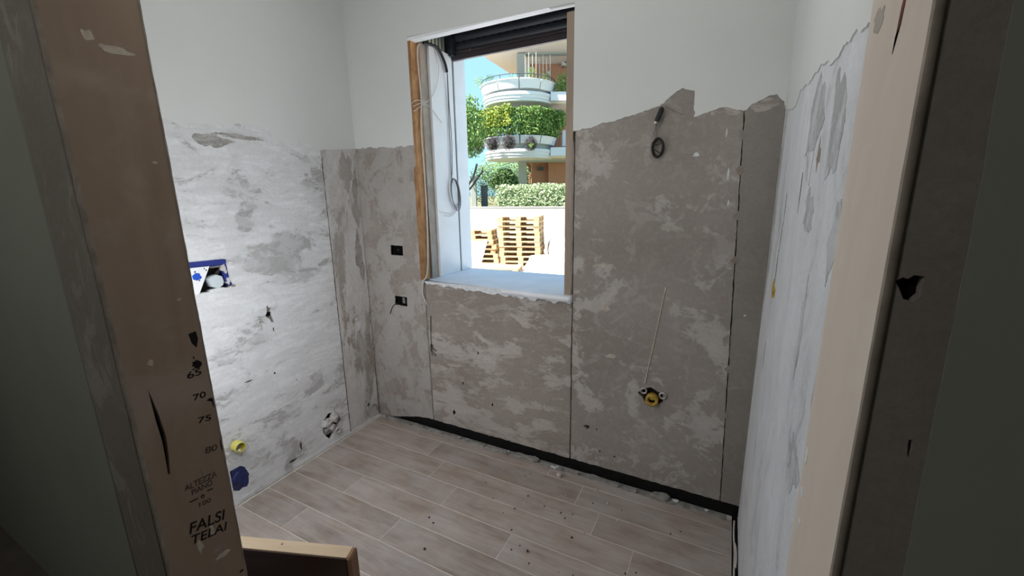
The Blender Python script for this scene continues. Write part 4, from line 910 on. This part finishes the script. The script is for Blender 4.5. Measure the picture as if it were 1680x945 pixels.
# railing above the planters of the upper balcony
for zr, za in ((6.83, 7.02), ):
    pts = [((1.86)*math.cos(t), (1.86)*math.sin(t), za-1) for t in [(-PI*0.98+i*PI*0.96/24) for i in range(25)]]
    rl = tube('railing', pts, 0.022, M['rail'], bld)
    for i in range(0, 25, 4):
        tube('post', [(pts[i][0], pts[i][1], zr-1-0.1), (pts[i][0], pts[i][1], za-1)], 0.016, M['rail'], rl)
rl = box('railing', (2.35-BX, 3.0-BX, 22.9-BD, 22.93-BD, 4.55-1, 4.60-1), M['rail'], bld)
for i in range(9): box('post', (1.55+i*0.07, 1.57+i*0.07, 0.0, 0.02, 2.85, 3.56), M['rail'], rl)
bb('pilaster', 2.75, 3.02, 22.85, 23.1, 3.95, 4.75, M['bwhite'])
bb('wall_lamp', 2.2, 2.34, 25.25, 25.4, 8.05, 8.2, M['bwhite']); bb('vent_pot', 1.55, 1.9, 24.25, 24.55, 2.85, 3.02, M['rail'])
ac = empty('air_conditioner', bpt(3.22, 25.2, 8.43), BR); T(ac, 'cream air conditioner on the brick red wall under the top floor', 'air conditioner')
bm = bmesh.new(); bx(bm, -0.27, 0.5, -0.15, 0.15, 0, 0.58, bev=0.02); link('casing', bm_mesh('casing', bm), M['ac'], ac)
lathe('fan', [(0, 0.02), (0.2, 0.02), (0.21, 0.0), (0, 0)], M['rail'], ac, 20, Matrix.Translation((0.0, -0.15, 0.30)) @ Matrix.Rotation(PI/2, 4, 'X'))
bx_ = bmesh.new(); bx(bx_, -0.2, -0.14, 0.0, 0.2, -0.05, 0.0); bx(bx_, 0.3, 0.36, 0.0, 0.2, -0.05, 0.0); link('bracket', bm_mesh('bracket', bx_), M['rail'], ac)

# balcony plants
def plant(name, lat, D, z, label, cat='plant', group=None): 
    return T(empty(name, bpt(lat, D, z), BR), label, cat, group)
def arcbox(R0, R1, t0, t1, z0, z1, amp=.15):
    def s(r):
        t = r.uniform(t0, t1); R = R0+(R1-R0)*r.random()**.6; z = z0+(z1-z0)*r.random()
        lim = z1-amp+noise.noise(Vector((t*4, R*2, 5)))*amp*1.6
        R += noise.noise(Vector((t*5, z*2.5, 1)))*amp
        return (R*math.cos(t), R*math.sin(t), min(z, lim))
    return s
p = plant('balcony_shrub', BX, BD, 4.3, 'dense green shrubs filling the planters of the lower balcony', 'shrub')
leaves('foliage', 16000, arcbox(1.2, 2.10, -PI*.98, -PI*.02, .06, 1.40), .11, M['leaf_bush'], p, 3)
leaves('yellow_foliage', 3800, arcbox(1.35, 2.2, -PI*.92, -PI*.56, .45, 1.38), .10, M['leaf_yellow'], p, 4)
p2 = plant('balcony_shrub', 2.55, 22.3, 4.2, 'green shrub at the right end of the lower balcony planters', 'shrub')
leaves('foliage', 1500, ball((0, 0, .95), (.35, .4, .50)), .10, M['leaf_bush'], p2, 5)
for i, (lat, D, z, r) in enumerate([(-0.80, 20.98, 3.92, .38), (-0.02, 20.66, 3.94, .38), (1.02, 20.70, 3.88, .34), (-1.50, 21.6, 3.90, .34)]):
    q = plant('dried_plant', lat, D, z-r, ['dry grey hanging plant ball, second from left on lower balcony', 'dry grey hanging plant ball, third from left on lower balcony', 'dry grey hanging plant tuft, rightmost on lower balcony', 'dry grey hanging plant, leftmost on the lower balcony edge'][i], 'plant', 'dried hanging plants')
    leaves('foliage', 2200, ball((0, 0, r), (r*.9, r*.7, r*1.0), bias=.5), .06, M['dry'], q, 20+i, .4); lathe('core', [(0, r*.25), (r*.45, r*.5), (r*.55, r), (r*.4, r*1.5), (0, r*1.75)], M['dry_core'], q, 10)
    if i == 2: leaves('green_tips', 120, ball((0, -.2, r*.7), (r*.35, r*.2, r*.35)), .07, M['leaf_light'], q, 30)
for i, (lat, D, z, h, n, sp) in enumerate([(-1.45, 22.3, 6.8, .42, 260, .28), (-0.9, 21.6, 6.8, .35, 160, .25), (1.05, 21.3, 6.8, .55, 260, .3), (1.75, 21.8, 6.8, .5, 260, .3), (0.25, 21.1, 6.8, .25, 90, .3)]):
    q = plant('planter_flower', lat, D, z, ['thin grassy plant at left end of the upper balcony', 'low green plant beside the left end of upper balcony rail', 'tall thin plant right of the middle on the upper balcony', 'climbing plant near the right end of the upper balcony', 'low sparse plant in the middle of the upper balcony'][i], 'plant', 'plants of the upper balcony')
    leaves('foliage', n, ball((0, 0, h*.45), (sp, sp*.7, h*.6)), .075, M['leaf_light'] if i != 1 else M['leaf_bush'], q, 40+i, .3, 1.2)
    if i in (2, 3):
        for k in range(4): tube('stake', [(-.25+.17*k, 0, 0), (-.25+.17*k, .02, 1.05+.15*(k % 2))], .012, M['ac'], q, 1)
q = plant('trailing_plant', 2.75, 22.2, 6.0, 'bushy trailing plant at right of the upper balcony', 'plant')
leaves('foliage', 1500, ball((0, 0, .70), (.55, .35, .62)), .09, M['leaf_bush'], q, 50)

# garden trees and bushes under and beside the building
fb = T(empty('fan_palm', bpt(-0.22, 17.6, 1.0), BR), 'round green fan leaved bush behind the hedge', 'bush')
def fan(r):
    d = Vector((r.gauss(0, 1), r.gauss(0, 1), abs(r.gauss(0, 1))*.9)).normalized(); k = r.uniform(.55, 1)
    return (d.x*.55*k, d.y*.55*k, .85+d.z*.75*k)
leaves('foliage', 5200, fan, .22, M['leaf_fan'], fb, 60, .22, .5)
bm = bmesh.new(); bmesh.ops.create_cone(bm, segments=10, radius1=.1, radius2=.08, depth=.9, matrix=Matrix.Translation((0, 0, .45)), cap_ends=True); link('trunk', bm_mesh('trunk', bm), M['bark'], fb)
def tree(lat, D, h, cz, r3, n, mat, label, seed, trunk=.1, branches=()):
    t = T(empty('tree', bpt(lat, D, 1.0), BR), label, 'tree')
    tube('trunk', [(0, 0, 0), (.06, 0, h*.4), (-.03, .05, h*.8), (0, 0, cz)], trunk, M['bark'], t)
    for b_ in branches: tube('branch', b_, trunk*.6, M['bark'], t)
    leaves('foliage', n, ball((0, 0, cz), r3, 1.6, .3), .13, mat, t, seed)
    return t
tree(-1.95, 19.2, 2.6, 3.35, (.95, .9, 1.3), 5000, M['leaf_bush'], 'dark branching tree beside the white window reveal', 61, .07, [[(0, 0, .9), (.3, 0, 1.3), (.5, 0, 1.9)], [(0.02, 0, .7), (.25, .1, .95), (.55, .1, 1.35), (.75, .1, 1.6)], [(0, 0, 1.0), (-.2, 0, 1.6), (-.3, 0, 2.2)]])
tree(-0.9, 36, 2.0, 2.3, (1.9, 1.2, 1.5), 4000, M['leaf_light'], 'bright green tree seen under the left half of lower balcony', 62)
tree(1.5, 38, 2.0, 2.4, (1.5, 1.2, 1.5), 3000, M['leaf_light'], 'bright green tree seen between the grey pillar and the red wall', 63)
tree(-2.9, 28, 4.0, 4.6, (1.3, 1.2, 1.7), 3500, M['leaf_bush'], 'mid green tree far left behind the dark branching tree', 64)
for i, (lat, D, r, hh, lab) in enumerate([(-1.45, 24, .9, 1.15, 'dark hedge bush behind the dark branching tree'), (0.1, 27, 1.1, 1.35, 'dark hedge bush behind the round fan leaved bush'), (0.95, 26, .7, 1.3, 'dark bush right behind the grey pillar foot'), (0.35, 20, .35, .55, 'spiky dark plant between fan leaved bush and pillar')]):
    q = T(empty('garden_bush', bpt(lat, D, 1.0), BR), lab, 'bush')
    leaves('foliage', 2400, ball((0, 0, hh*.9), (r, r*.7, hh)), .09, M['leaf_dark'], q, 70+i)
for i, (lat, D, w_, h_, m_) in enumerate([(-1.72, 20.2, .26, 1.35, 'bgrey'), (-1.25, 20.6, .30, .95, 'bdark')]):
    q = T(empty('utility_cabinet', bpt(lat, D, 1.0), BR), ['grey utility cabinet standing left behind the hedge', 'small dark bin standing right of the grey utility cabinet'][i], 'cabinet')
    bm = bmesh.new(); bx(bm, -w_/2, w_/2, -.2, .2, 0, h_, bev=.02); link('body', bm_mesh('body', bm), M[m_], q)
    bm = bmesh.new(); bx(bm, -w_/2-.02, w_/2+.02, -.22, .22, h_, h_+.05, bev=.01); link('lid', bm_mesh('lid', bm), M[m_], q)
